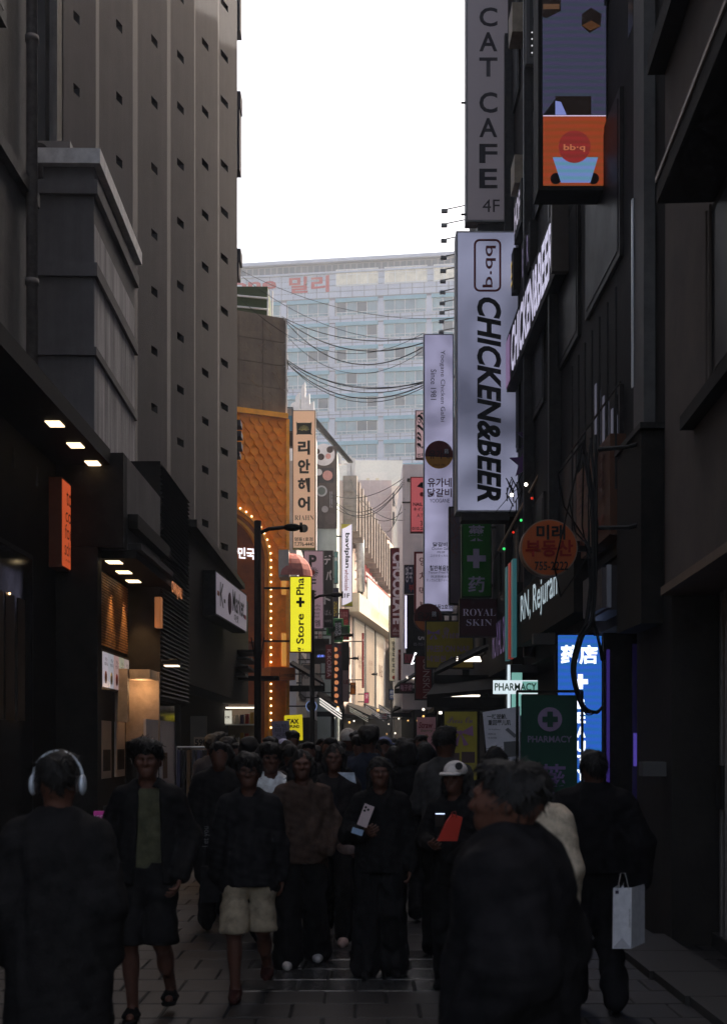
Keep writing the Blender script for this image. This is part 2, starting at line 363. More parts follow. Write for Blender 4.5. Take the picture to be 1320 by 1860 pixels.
for i in range(4):
    Y = 13.9+i*.82; x = (-2.86, -2.91, -2.95, -2.98)[i]
    MB().box(x-.08, x+.08, Y-.11, Y+.11, 3.752, 3.7595).build('downlight', lit(255, 226, 175, 2.2), cn)
    ld = bpy.data.lights.new('downlight_beam', 'SPOT'); ld.energy = 26; ld.color = (1, .62, .28); ld.spot_size = R(62); ld.spot_blend = .6; ld.shadow_soft_size = .04
    lo = bpy.data.objects.new('downlight_beam', ld); COL.objects.link(lo); lo.location = (-3.02, Y+.28, 3.74); lo.rotation_euler = (0, R(-7), 0)
f = MB().box(-3.147, -3.10, 14.35, 16.0, 2.32, 2.80).build('menu_board', DARKM, t)
for i in range(5):
    y0 = 14.38+i*.325; MB().box(-3.098, -3.093, y0, y0+.30, 2.35, 2.77).build('menu_panel', lit(*((190, 186, 200), (176, 178, 190), (178, 150, 150), (160, 165, 150), (170, 160, 160))[i], .30), f)
    text(f, '메뉴\nMENU', (-3.09, y0+.15, 2.66), EY, EZ, .2, .1, INK)
    MB().ball((-3.088, y0+.15, 2.47), .07, 10, 6, .06, 1, 1.1).build('food_picture', plain(*((120, 60, 40), (200, 190, 170), (150, 60, 50), (90, 96, 60), (110, 70, 60))[i]), f, True)
for i, y0 in enumerate((14.45, 15.3)):
    MB().box(-3.147, -3.12, y0, y0+.55, 1.25+.0*i, 1.95).build('poster', plain(160, 150, 144), t)
    MB().box(-3.119, -3.116, y0+.06, y0+.49, 1.34, 1.6).build('poster_picture', plain(40, 36, 34), t)
text(t, 'OWNJANU', (-2.50, 16.2, 3.70), EY, EZ, .9, .2, lit(225, 140, 90, .5), bold=.01, name='shop_lettering')
# lit doorway with lamp
d = thing('shop_doorway', 'warmly lit doorway between the slat wall and the black louvred box', 'doorway', (-3.0, 16.0, 0))
BEIGE = mat('beige_wall', (.36, .27, .2), .7, .12, 6, .1)
MB().box(-3.14, -2.98, 15.3, 15.42, 1.95, 2.62).build('jamb', BEIGE, d); MB().box(-3.14, -2.70, 16.0, 16.08, 1.7, 2.62).build('jamb', BEIGE, d); MB().box(-3.14, -2.72, 15.43, 15.99, 2.5, 2.62).build('lintel', BEIGE, d)
MB().box(-3.0, -2.75, 16.0, 16.05, 0, 1.7).build('door_leaf', DARKM, d)
MB().box(-2.74, -2.66, 15.9, 16.05, 3.2, 3.6).build('wall_sconce', lit(190, 120, 75, .22), d)
ld = bpy.data.lights.new('door_lamp', 'POINT'); ld.energy = 1.6; ld.color = (1, .6, .3); ld.shadow_soft_size = .05
lo = bpy.data.objects.new('door_lamp', ld); COL.objects.link(lo); lo.location = (-2.9, 15.75, 2.4)
t = thing('flood_lamp', 'small flood lamp on an arm lit warm white below the louvred box', 'lamp', (-2.6, 16.1, 2.7))
MB().tube([(-2.68, 16.05, 2.76), (-2.45, 15.95, 2.78)], .012).build('arm', DARKM, t); MB().box(-2.62, -2.40, 15.8, 15.98, 2.70, 2.76).build('housing', DARKM, t); MB().box(-2.60, -2.42, 15.79, 15.97, 2.685, 2.698).build('lens', lit(255, 225, 190, 1.6), t)
# black louvred box
t = thing('louvred_kiosk', 'black shop front clad in horizontal louvres with a glass poster door', 'shop front', (-3.2, 17.3, 0))
MB().box(-6, -2.70, 16.1, 18.6, 2.25, 5.43).build('box', BLACK, t)
lv = MB()
for i in range(52):
    z = 2.3+i*.06; lv.add([(-2.699, 16.12, z), (-2.699, 18.58, z), (-2.66, 18.58, z+.004), (-2.66, 16.12, z+.004), (-2.699, 16.12, z+.04), (-2.699, 18.58, z+.04)], [(0, 1, 2, 3), (3, 2, 5, 4), (0, 3, 4), (1, 5, 2)])
lv.build('louvres', mat('louvre_paint', (.05, .047, .046), .6, .15, 8, spec=.12), t, kind='stuff')
MB().box(-6, -2.9, 16.1, 18.6, 0, 2.249).build('glass_front', GLASSD, t)
for i, (y0, y1) in enumerate(((15.0, 15.9), (16.15, 17.3))):
    p = MB().box(-2.72, -2.69, y0, y1, .75, 1.98).build('poster_door', plain(170, 160, 160), t)
    text(p, 'AMERICAN', (-2.688, (y0+y1)/2, 1.85), -EY, EZ, y1-y0-.15, .17, plain(40, 34, 34), bold=.02)
    text(p, 'AMERICAN', (-2.688, (y0+y1)/2, 1.62), -EY, EZ, y1-y0-.2, .15, plain(62, 66, 74), bold=.02)
    MB().box(-2.688, -2.684, y0+.1, y0+.45, 1.2, 1.55).build('poster_cup', plain(92, 66, 46), p)
MB().box(-2.70, -2.62, 17.33, 17.37, .0, 2.24).build('door_frame', DARKM, t); MB().tube([(-2.60, 17.45, 1.1), (-2.60, 17.75, 1.1)], .015).build('handle', STEEL, t); MB().box(-2.66, -2.62, 17.42, 17.5, 1.5, 1.62).build('door_lock', STEEL, t)
# dark arcade with K-Market signs
t = thing('arcade_front', 'long dark shop front with a flat black roof edge beside the tower foot', 'shop front', (-3.2, 22, 0))
MB().box(-3.3, -2.72, 18.62, 28.6, 2.6, 5.0).build('upper_wall', BLACK, t); MB().box(-6, -3.25, 18.62, 28.6, 0, 2.599).build('shop_wall', BLACK, t)
MB().box(-3.3, -2.56, 18.62, 26.2, 5.01, 5.12).build('roof_edge', DARKM, t)
for i in range(4):
    z = 3.1+i*.18; MB().box(-2.719, -2.50+.05*i, 25.6+i*.15, 27.5, z, z+.05).build('awning_blade', DARKM, t)
MB().box(-2.719, -1.85, 26.3, 26.7, 3.05, 3.14).build('awning', BLACK, t)
f = MB().box(-2.7, -2.45, 18.9, 19.0, 1.2, 2.1).build('price_panel', plain(96, 88, 78), t)
t2 = thing('price_sign', 'small cream price card reading 5900 beside the poster door', 'price sign', (-2.55, 17.9, 1.6))
a, b = P(352, 1362, 17.9), P(386, 1339, 17.9); MB().box(a.x, b.x, 17.9, 17.92, a.z, b.z).build('card', plain(150, 128, 108), t2); tpx(t2, '5900', (354, 1343, 383, 1355), 17.9, INK, bold=.03)
MB().tube([P(370, 1362, 17.91), P(370, 1850, 17.91)+V((0, 0, 1.5))], .01).build('stand', STEEL, t2)
t = thing('shop_sign', 'long white K-Market sign box mounted flat along the black arcade', 'sign', (-2.4, 22.2, 3.8))
O, u, v, n = facade(V((-2.5, 20.5, 0)), (.19, 3.4)); 
MB().ob(O, u, v, n, 0, 3.4, 3.85, 4.61, -.28, 0).build('cabinet', DARKM, t); MB().ob(O, u, v, n, .03, 3.38, 3.88, 4.58, .001, .008).build('face_panel', lit(200, 190, 205, .115, .8), t)
text(t, 'K-', O+u*.62+v*4.25+n*.006, u, v, .55, .42, INK, bold=.01); text(t, 'Market', O+u*2.35+v*4.30+n*.006, u, v, 1.35, .40, INK, bold=.02); text(t, '마켓', O+u*2.1+v*4.0+n*.006, u, v, .5, .14, INK, bold=.02)
MB().disc(O+u*1.38+v*4.2, u, v, n, .2, .009, .012, 28).build('emblem', plain(96, 66, 84), t)
MB().ob(O, u, v, n, .1, .3, 4.2, 4.28, .009, .012).build('emblem', plain(150, 84, 50), t); MB().ob(O, u, v, n, 3.08, 3.3, 4.1, 4.18, .009, .012).build('emblem', plain(150, 50, 60), t)
t = sign('shop_sign', 'bright lower market sign under the black awning near the tower foot', 'sign', (385, 1228, 436, 1257), 27, .2, lit(176, 172, 214, .48), side='L', wallx=-3.25)
tpx(t, 'Market', (388, 1232, 433, 1243), 27, INK, bold=.03, shear=.2); tpx(t, '마켓', (411, 1246, 424, 1254), 27, INK, bold=.02)
# ------------------------------------------------------------------ orange building, brown block above
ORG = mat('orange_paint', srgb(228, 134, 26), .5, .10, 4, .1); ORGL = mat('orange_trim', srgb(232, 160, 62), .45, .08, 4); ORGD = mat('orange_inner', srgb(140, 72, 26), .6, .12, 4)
BRN = mat('brown_slate', (.13, .10, .078), .7, .25, 2, .3, streak=.5)
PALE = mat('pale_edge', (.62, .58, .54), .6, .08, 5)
t = thing('orange_building', 'orange shop front with zigzag tiles and a bulb-lit arch', 'building', (-3.4, 38, 0))
A = V((-2.42, 38, 0)); u = V((2, 1, 0)).normalized(); n = u.cross(EZ); O = A
def F(px, py): d = onplane(px, py, A, n)-A; return d.dot(u), d.z
zt = F(513, 760)[1]; 
pts = []
cu, cz = F(398, 1012); ru = F(490, 1012)[0]-cu
def arch(r, N=14): return [(cu+r*math.cos(th), cz+r*math.sin(th)) for th in [math.pi/2*i/N for i in range(N+1)]]
wallpts = [(cu+ru-.30, 0), (0, 0), (0, zt), (cu-.6, zt), (cu-.6, cz+ru-.3)] + list(reversed(arch(ru-.30)))
MB().prism(wallpts, O, u, EZ, n, -.35, 0).build('wall', ORG, t)
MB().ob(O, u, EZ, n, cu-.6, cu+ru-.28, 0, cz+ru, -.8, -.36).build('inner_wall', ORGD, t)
MB().ob(O, u, EZ, n, cu-.6, .03, zt, zt+.16, -.4, .09).build('top_trim', ORGL, t)
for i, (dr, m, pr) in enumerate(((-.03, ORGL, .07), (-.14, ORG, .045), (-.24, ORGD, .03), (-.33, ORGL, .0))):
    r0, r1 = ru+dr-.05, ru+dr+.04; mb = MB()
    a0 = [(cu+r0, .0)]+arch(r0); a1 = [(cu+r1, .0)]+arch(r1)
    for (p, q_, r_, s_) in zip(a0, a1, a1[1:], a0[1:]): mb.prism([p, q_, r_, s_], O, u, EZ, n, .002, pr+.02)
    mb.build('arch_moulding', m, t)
# diamond-ended tiles, one object each
tw, th = .31, .245; TIL = [mat('orange_tile_%d' % i, c, .5, .08, 5) for i, c in enumerate((srgb(224, 130, 22), srgb(230, 138, 28), srgb(216, 124, 22)))]
proto = [MB().prism([(-tw/2+.009, th*.35), (-tw/2+.009, -th*.05), (0, -th*.62), (tw/2-.009, -th*.05), (tw/2-.009, th*.35)], V((0, 0, 0)), u, EZ, n, .004, .035).build('wall_tile', m, None) for m in TIL]
for p in proto: p.parent = t; ROOT[p.name] = ROOT[t.name]
usedp = set(); z = zt-.25; r_ = 0; zlow = F(500, 1030)[1]
while z > zlow:
    a = -.16 - (tw/2 if r_ % 2 else 0)
    while a > cu-.6:
        if math.hypot(a-cu, z-cz) > ru+.2 or (z < cz and a > cu+ru+.18):
            k = random.randrange(3); o = proto[k] if k not in usedp else copy_part(proto[k], t, (0, 0, 0)); usedp.add(k)
            o.location = O+u*a+EZ*(z+.08)+n*(.004*(r_ % 2)) - ROOT[t.name]; o.rotation_euler = (random.uniform(-.01, .01), 0, 0)
        a -= tw
    z -= th; r_ += 1
BULB = lit(255, 214, 150, 3.2)
bp = MB().ball((0, 0, 0), .029, 8, 5).build('light_bulb', BULB, None, True); bp.parent = t; ROOT[bp.name] = ROOT[t.name]; first = True
path = [F(490, y) for y in [1322-13.2*i for i in range(24)]] + [(cu+(ru+.0)*math.cos(th_), cz+ru*math.sin(th_)) for th_ in [.13*i for i in range(1, 11)]]
for a, z in path:
    o = bp if first else copy_part(bp, t, (0, 0, 0)); first = False; o.location = O+u*a+EZ*z+n*.10-ROOT[t.name]
for y0, y1 in ((1000, 1080), (1150, 1210)):
    MB().ob(O, u, EZ, n, -.17, -.02, F(505, y1)[1], F(505, y0)[1], .002, .05).build('window_trim', lit(240, 170, 80, .25), t)
MB().ob(O, u, EZ, n, -.012, .10, 0, zt, -.34, .02).build('corner_post', ORGL, t)
MB().ob(O, u, EZ, n, cu+ru-.28, -.02, F(505, 1237)[1], F(505, 1215)[1], .03, .75).build('awning', mat('orange_awning', srgb(170, 92, 40), .7, .1, 5), t)
text(t, 'Lunette', O+u*-.3+EZ*F(505, 1228)[1]+n*.76, u, EZ, .5, .12, INK)
MB().ob(O, u, EZ, n, cu+.1, cu+ru-.4, F(450, 1320)[1], F(450, 1290)[1], -.34, -.28).build('menu_board', lit(220, 140, 60, .3), t)
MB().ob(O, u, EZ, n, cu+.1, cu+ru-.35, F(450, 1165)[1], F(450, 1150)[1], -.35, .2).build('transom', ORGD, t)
text(t, '대한민국', O+u*(F(438, 1002)[0])+EZ*F(445, 1002)[1]-n*.33, u, EZ, 1.15, .36, lit(235, 235, 245, .9), bold=.03, name='neon_lettering')
b = thing('brown_block', 'dark brown slate block with a sunlit pale edge above the orange front', 'building', (-3.5, 40, 12))
zb = F(512, 576)[1]
MB().ob(O, u, EZ, n, -4, 0, zt+.17, zb, -3, -.05).build('wall', BRN, b)
for k in range(4):
    for j in range(3):
        a0 = -.02-j*.78; z0 = zt+.2+k*(zb-zt-.25)/4
        MB().ob(O, u, EZ, n, a0-.76, a0, z0, z0+(zb-zt-.25)/4-.02, -.049, -.03).build('stone_panel', BRN, b)
side_u = V((-.06, 1, 0)).normalized()
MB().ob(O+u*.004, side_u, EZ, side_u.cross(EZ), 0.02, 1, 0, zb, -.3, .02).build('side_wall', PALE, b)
g = thing('roof_shed', 'green metal shed with white rails on the roof of the brown block', 'shed', (-3.6, 39, zb))
a, c_ = P(425, 565, 38.6), P(486, 520, 38.6)
MB().box(a.x-1, c_.x, 38.6, 40, zb+.002, c_.z).build('shed_wall', plain(52, 66, 30), g)
for yy in (536, 556): MB().tube([P(425, yy, 38.55), P(488, yy+6, 38.55)], .03).build('rail', WHITEP, g)
for px in (486, 494): MB().tube([P(px, 575, 38.5), P(px+1, 528, 38.5)], .028).build('post', WHITEP, g)
# creeper stems on brown block
tw_ = mat('dry_vine', (.22, .15, .10), .8, .2, 9)
vn = MB()
for i in range(16):
    a, z = random.uniform(-1.0, -.05), random.uniform(zt+.4, zb-.6); pts = []
    for k in range(5): pts.append(O+u*a+EZ*z+n*.02); a += random.uniform(-.14, .10); z += random.uniform(-.02, .18)
    vn.tube(pts, .008, 4)
tag(vn.build('dry_creeper', tw_), 'thin leafless creeper stems clinging to the brown slate block', 'creeper')

# ------------------------------------------------------------------ far left row: buildings
W1 = mat('cream_wall', (.60, .52, .44), .7, .08, 1.5, .1, streak=.3); PINKW = mat('pinkish_wall', (.56, .43, .37), .7, .08, 1.5, .1, streak=.3)
GREYW = mat('pale_grey_wall', (.52, .49, .48), .75, .08, 1.2, .1, streak=.3); TEALW = mat('pale_green_wall', (.42, .48, .45), .7, .08, 1.5, .1, streak=.3)
b = thing('narrow_building', 'narrow grey building squeezed behind the hair salon sign', 'building', (-3, 46, 0))
MB().box(-9, -2.35, 42.5, 50, 0, 11.6).build('wall', GREYW, b); MB().box(-2.345, -1.9, 43.5, 50, 0, 2.6).build('shop_front', BLACK, b)
for z in (3.4, 6.2, 9.0):
    f = MB().box(-2.35, -2.31, 44, 49, z, z+1.6).build('window', DARKM, b); MB().box(-2.309, -2.30, 44.1, 48.9, z+.1, z+1.5).build('pane', GLASSD, f)
b = thing('food_poster_building', 'building wrapped in a tall printed banner of plates of food', 'building', (-2.6, 52, 0))
a, c_ = P(566, 960, 52), P(612, 810, 52)
MB().box(-10, c_.x-.02, 52.05, 58, 0, c_.z+.0).build('wall', TEALW, b)
MB().box(a.x, c_.x, 52.0, 52.04, a.z, c_.z).build('banner', mat('wood_print', (.07, .052, .045), .6, .3, 3, streak=.6), b)
def disc_px(parent, name, px, py, r, Y, m, e=.01): MB().disc(P(px, py, Y), EX, EZ, -EY, r*Y/FPX, e, e+.012, 24).build(name, m, parent)
PL = plain(200, 198, 200); PK = plain(190, 140, 132); DK = plain(58, 46, 42)
disc_px(b, 'printed_plate', 588, 826, 20, 52, PL)
for px, py, r, m in ((583, 830, 6, DK), (599, 817, 6, DK), (596, 829, 5, PK), (576, 820, 5, DK)): disc_px(b, 'printed_food', px, py, r, 52, m, .025)
a2, c2 = P(574, 877, 52), P(606, 850, 52); MB().box(a2.x, c2.x, 51.97, 51.99, a2.z, c2.z).build('printed_tray', plain(50, 46, 48), b)
disc_px(b, 'printed_food', 595, 864, 9, 52, PK, .04); disc_px(b, 'printed_food', 579, 858, 6, 52, PL, .04)
disc_px(b, 'printed_bowl', 584, 892, 10, 52, plain(170, 172, 176)); disc_px(b, 'printed_food', 584, 892, 7, 52, plain(96, 104, 98), .025); disc_px(b, 'printed_bowl', 601, 942, 10, 52, plain(84, 72, 70)); disc_px(b, 'printed_food', 590, 925, 6, 52, plain(150, 145, 148))
for px in (599, 602): MB().box(P(px, 0, 52).x, P(px+1.2, 0, 52).x, 51.97, 51.99, P(0, 922, 52).z, P(0, 893, 52).z).build('printed_cutlery', plain(150, 150, 156), b)
MB().prism([(-.2, 0), (1.55, -1.9), (1.75, -1.9), (-.05, .25)], P(568, 762, 53), EX, EZ, -EY, 0, .3).build('roof_brace', DARKM, b)
FIN = mat('white_fin', (.66, .65, .64), .5, .06, 6)
for i, (px, y0) in enumerate(((533, 733), (541, 716), (551, 697), (559, 718), (567, 732))):
    a = P(px, 752, 50.6); h = (752-y0)*50.6/FPX
    q = MB().prism([(-.09, 0), (.09, 0), (.09, h), (-.02, h*.9), (-.09, h*.75)], V((a.x, 50.6, a.z-2)), EX, EZ, -EY, 0, .3)
    for vv in q.v:
        pass
    q.box(a.x-.09, a.x+.09, 50.3, 50.6, a.z-1.9, a.z); q = MB().prism([(-.09, -2), (.09, -2), (.09, h), (-.02, h*.9), (-.09, h*.75)], V((a.x, 50.6, a.z)), EX, EZ, -EY, 0, .3)
    q.build('roof_fin', FIN, b)
MB().box(P(525, 0, 50.9).x, P(575, 0, 50.9).x, 50.62, 51.4, 0, P(0, 800, 50.9).z).build('fin_base', GREYW, b)

# sunlit cream building on the bend
O = V((-1.04, 60, 0)); u = V((.15, 1, 0)).normalized(); n = u.cross(EZ); A2 = O
def G(px, py): d = onplane(px, py, A2, n)-A2; return d.dot(u), d.z
b = thing('sunlit_building', 'sunlit cream building with louvre fins and tall shop posters on the bend', 'building', (0, 70, 0))
LEN = 24
MB().ob(O, u, EZ, n, 0, LEN, 3.2, 14.7, -10, 0).build('wall', PINKW, b)
MB().ob(O, u, EZ, n, 0, LEN, 0, 3.19, -10, -.3).build('shop_wall', BLACK, b)
LOUV = mat('louvre_fin', (.24, .20, .17), .6, .12, 4)
fp = None
for i in range(14):
    mb = MB().ob(V((0, 0, 0)), u, EZ, n, 0, .25, 12.2-.0*i, 14.95, .002, .7)
    if fp is None: fp = mb.build('louvre_fin', LOUV, None); fp.parent = b; o = fp; ROOT[fp.name] = ROOT[b.name]
    else: o = copy_part(fp, b, (0, 0, 0))
    o.location = O+u*(.1+i*1.05)+EZ*(-.11*i)-ROOT[b.name]
for k in range(3): MB().ob(O, u, EZ, n, 0, 14.6, 12.75+k*.7, 12.8+k*.7, .1, .5).build('louvre_rail', LOUV, b)
a0, z1 = G(632, 1085); a1, _ = G(703, 1120); zf1 = G(632, 1082)[1]; zf0 = G(636, 1118)[1]
MB().ob(O, u, EZ, n, .6, 20.5, zf0, zf1, .002, .75).build('sign_fascia', mat('cream_fascia', (.48, .43, .34), .55, .05, 3), b)
text(b, 'OLIVE YOUNG', O+u*9+EZ*((zf0+zf1)/2)+n*.76, u, EZ, 8, .5, plain(205, 190, 150))
gl = mat('greenish_glass', (.45, .52, .49), .15, .06, 2, spec=.6)
for i in range(7):
    MB().ob(O, u, EZ, n, 4.2+i*2.2, 6.3+i*2.2, zf1+.05, zf1+1.25, .6, .66).build('glass_railing', gl, b)
MB().ob(O, u, EZ, n, 4, 20, zf1+1.26, zf1+1.33, .58, .68).build('rail_cap', plain(150, 70, 60), b)
RED = plain(120, 34, 30)
fa, fz = G(658, 1030)[0], G(658, 1040)[1]; fb = G(684, 1050)[0]; fz1 = G(658, 1025)[1]; fz0 = zf1+1.4
MB().ob(O, u, EZ, n, fa, fb, fz0, fz1, .002, .14).build('window_frame', RED, b); MB().ob(O, u, EZ, n, fa+.3, fb-.5, fz0+.1, fz1-.35, .145, .16).build('window_panel', plain(215, 213, 214), b)
for i in range(5): f = MB().ob(O, u, EZ, n, .5, 2.2, 4.0+i*1.7, 4.9+i*1.7, .002, .04).build('window', DARKM, b)
PST = [mat('poster_print_%d' % i, c, .35, .25, .5, streak=.6, col2=c2) for i, (c, c2) in enumerate((((.44, .35, .27), (.10, .065, .045)), ((.36, .28, .21), (.09, .06, .045)), ((.56, .50, .42), (.26, .20, .15))))]
for i, (xa, xb) in enumerate(((640, 656.5), (661, 675), (679.5, 693))):
    p0, p1 = G(xa, 1200)[0], G(xb, 1200)[0]
    f = MB().ob(O, u, EZ, n, p0-.15, p1+.25, 3.3, zf0-.02, .002, .12).build('poster_frame', STEEL, b)
    MB().ob(O, u, EZ, n, p0, p1, 3.45, zf0-.25, .121, .14).build('poster', PST[i], f)
    text(f, ('빛나는\n피부의\n비밀', 'ALL NEW\n봄 신상', 'SALE')[i], O+u*((p0+p1)/2)+EZ*(6.0)+n*.15, u, EZ, (p1-p0)*.5, .7, plain(90, 60, 44))
    MB().ob(O, u, EZ, n, p1+.26, p1+.9, 3.25, zf0-.02, .002, .10).build('pilaster', (BLACK, BLACK, PALE)[i], b)
DUCT = mat('galvanised_duct', (.50, .53, .55), .35, .12, 6, .3, .7)
t = thing('exhaust_duct', 'long silver exhaust duct hanging down the sunlit cream building', 'duct', O+u*5)
q0, q1 = P(645, 893, 63), P(655, 1075, 63); pts = [q0+V((-.15, .3, .15)), q0, P(648, 930, 63), P(654, 985, 63), q1]
MB().tube(pts, .22, 14).build('duct_pipe', DUCT, t, True)
for k in range(10): z = q0.z-.4-k*.46; MB().tube([V((P(652, 0, 63).x, 63, z)), V((P(652, 0, 63).x, 63, z-.05))], .235, 14).build('duct_band', DUCT, t, True)
MB().tube([q1, q1+V((-.1, .1, -.25))], .16, 10).build('duct_outlet', DARKM, t)
# antenna boxes
t = thing('cell_antenna', 'cluster of pale mobile antenna boxes on a roof beside the banner', 'antenna', P(632, 880, 60))
for px, y0, y1 in ((634, 828, 868), (641, 832, 870), (616, 823, 842)):
    a, c_ = P(px-4, y1, 60.2), P(px+4, y0, 60.2); MB().box(a.x, c_.x, 60.2, 60.45, a.z, c_.z).build('antenna_panel', plain(190, 186, 184), t)
MB().tube([P(637, 900, 60.5), P(637, 830, 60.5)], .05).build('mast', STEEL, t); MB().tube([P(624, 842, 60.5), P(646, 842, 60.5)], .04).build('crossbar', STEEL, t)
# stepped white buildings behind
t = thing('grey_clad_building', 'pale building with a grey panel front and white curved corner behind the fins', 'building', (1, 90, 0))
a, c_ = P(632, 0, 88), P(711, 878, 88)
MB().box(a.x-6, c_.x, 88, 100, 0, c_.z).build('wall', GREYW, t)
for k in range(7):
    for j in range(4):
        x0 = a.x+j*.79; z = c_.z-.9-k*1.15; MB().box(x0, x0+.77, 87.96, 87.99, z, z+1.12).build('wall_panel', plain(168, 156, 156), t)
MB().box(c_.x+.002, c_.x+.75, 87, 100, 0, c_.z-.4).build('white_corner', plain(226, 214, 200), t)
for y0 in (895, 930): f = MB().box(P(713, 0, 87).x, P(716, 0, 87).x, 86.96, 86.995, P(0, y0+25, 87).z, P(0, y0, 87).z).build('window', DARKM, t)
t = thing('white_rooftop_building', 'plain off-white building rising in steps in front of the hotel', 'building', (2, 108, 0))
a, c_ = P(618, 0, 106), P(731, 836, 106)
MB().box(a.x-3, c_.x, 106, 116, 0, c_.z).build('wall', plain(206, 204, 196), t)
MB().box(P(655, 0, 104).x, P(703, 0, 104).x, 104, 105.9, 0, P(0, 858, 104).z).build('stair_head', plain(214, 210, 202), t)
for px in (665, 682): MB().box(P(px, 0, 103.9).x, P(px+6, 0, 103.9).x, 103.95, 103.99, P(0, 885, 103.9).z, P(0, 868, 103.9).z).build('panel', plain(200, 190, 160), t)
t = thing('end_building', 'narrow cream and yellow building closing the end of the street', 'building', (3, 80, 0))
MB().box(2.35, 3.6, 83, 92, 0, 8.5).build('wall', plain(196, 180, 150), t)
YEL = plain(226, 188, 84)
for k, (x0, x1, y0, y1) in enumerate(((722, 736, 1128, 1150), (724, 737, 1160, 1195), (722, 734, 1200, 1236), (720, 738, 1255, 1272), (722, 733, 1276, 1290))):
    a, c_ = P(x0, y1, 75), P(x1, y0, 75); MB().prism([(0, 0), (c_.x-a.x, .1), (c_.x-a.x-.05, c_.z-a.z), (.08, c_.z-a.z-.12)], a, EX, EZ, -EY, 0, .1).build('yellow_panel', YEL, t)
MB().box(P(716, 0, 75).x, P(738, 0, 75).x, 75.02, 82, 0, 7.9).build('yellow_wing', plain(90, 80, 66), t)

# ------------------------------------------------------------------ hotel
HP = V((-1.4, 153, 0)); u = V((.990, -.139, 0)).normalized(); n = u.cross(EZ); O = HP
def H(px, py): d = onplane(px, py, HP, n)-HP; return d.dot(u), d.z
h = thing('hotel', 'big pale grey hotel slab with blue banded windows closing the view', 'hotel', (0, 155, 0))
HW = mat('hotel_panel', (.46, .49, .58), .6, .08, .25, streak=.4); HJ = mat('hotel_joint', (.16, .16, .19), .7, .05, 1)
aL, aR = H(330, 600)[0], H(1000, 600)[0]; ztop = H(640, 472)[1]
MB().ob(O, u, EZ, n, aL, aR, 0, ztop-.3, -14, 0).build('wall', HJ, h)
MB().ob(O, u, EZ, n, aL, aR, ztop-.28, ztop+.15, -14, .6).build('roof_edge', HW, h)
z0 = H(560, 547)[1]; pitch = 43.3*153/FPX
BLUE = mat('blue_band', srgb(112, 160, 178), .5, .05, 1); HG = [mat('hotel_glass_%d' % i, c, .12, .15, .8, spec=.6, streak=.4) for i, c in enumerate(((.20, .32, .36), (.14, .23, .28), (.035, .05, .075)))]
FRM = mat('hotel_frame', (.62, .63, .64), .5, 0)
wl = [H(x, 565)[0] for x in (436, 523, 611, 698, 785)]; ww = 75*153/FPX
wp = MB().ob(V((0, 0, 0)), u, EZ, n, 0, ww, -2.05, 0, -.25, .02)
winproto = None; panelproto = None; npan = 0
panes = None
for r_ in range(8):
    zt_ = z0-r_*pitch
    for a in wl:
        loc = O+u*a+EZ*zt_-ROOT[h.name]
        if winproto is None:
            o = MB().ob(V((0, 0, 0)), u, EZ, n, 0, ww, -2.1, 0, .002, .06).build('window', HJ, None); o.parent = h; ROOT[o.name] = V((0, 0, 0)); winproto = o
            band = MB().ob(V((0, 0, 0)), u, EZ, n, -.1, ww+.1, -.42, .06, .062, .30).build('sunshade', BLUE, o)
            panes = []
            for m in HG:
                q = MB().ob(V((0, 0, 0)), u, EZ, n, .06, ww/4-.06, -1.62, -.44, .062, .08).build('pane', m, o); panes.append(q)
            sash = MB(); 
            for j in range(5): sash.ob(V((0, 0, 0)), u, EZ, n, j*ww/4-.035, j*ww/4+.035, -2.1, -.42, .081, .11)
            sash.ob(V((0, 0, 0)), u, EZ, n, 0, ww, -2.1, -2.04, .112, .13); sash.ob(V((0, 0, 0)), u, EZ, n, 0, ww, -1.72, -1.65, .112, .13)
            for j in (1, 2, 5, 6): sash.ob(V((0, 0, 0)), u, EZ, n, j*ww/8, j*ww/8+.05, -2.0, -1.72, .081, .12)
            sash = sash.build('sash', FRM, o)
            low = MB().ob(V((0, 0, 0)), u, EZ, n, .05, ww-.05, -2.04, -1.7, .062, .075).build('lower_pane', HG[1], o)
            base = [q.copy() for q in panes]
            for q in panes: bpy.data.objects.remove(q)
        else:
            o = winproto.copy(); COL.objects.link(o); o.parent = h
            for q in (band, sash, low): c_ = q.copy(); COL.objects.link(c_); c_.parent = o
        o.location = loc
        for j in range(4):
            q = base[random.choice((0, 0, 0, 1, 1, 2))].copy(); COL.objects.link(q); q.parent = o; q.location = u*(j*ww/4)
    # cladding panels between the window bands: two courses
    k = 0
    while True:
        a = wl[0]-2.2+k*1.52
        if a > wl[-1]+ww: break
        for j in range(2):
            hgt = (pitch-2.1)/2
            if panelproto is None:
                o = MB().ob(V((0, 0, 0)), u, EZ, n, .05, 1.47, .05, hgt-.05, .002, .05).build('wall_panel', HW, None); o.parent = h; panelproto = o
            elif npan < 300: o = panelproto.copy(); COL.objects.link(o); o.parent = h
            else: continue
            npan += 1; o.location = O+u*a+EZ*(zt_-pitch+.06+j*hgt)-ROOT[h.name]
        k += 1
    for a in wl:
        MB().ob(O, u, EZ, n, a+ww+.06, a+ww+.82, zt_-2.08, zt_-.05, .002, .05).build('pier_panel', HW, h)
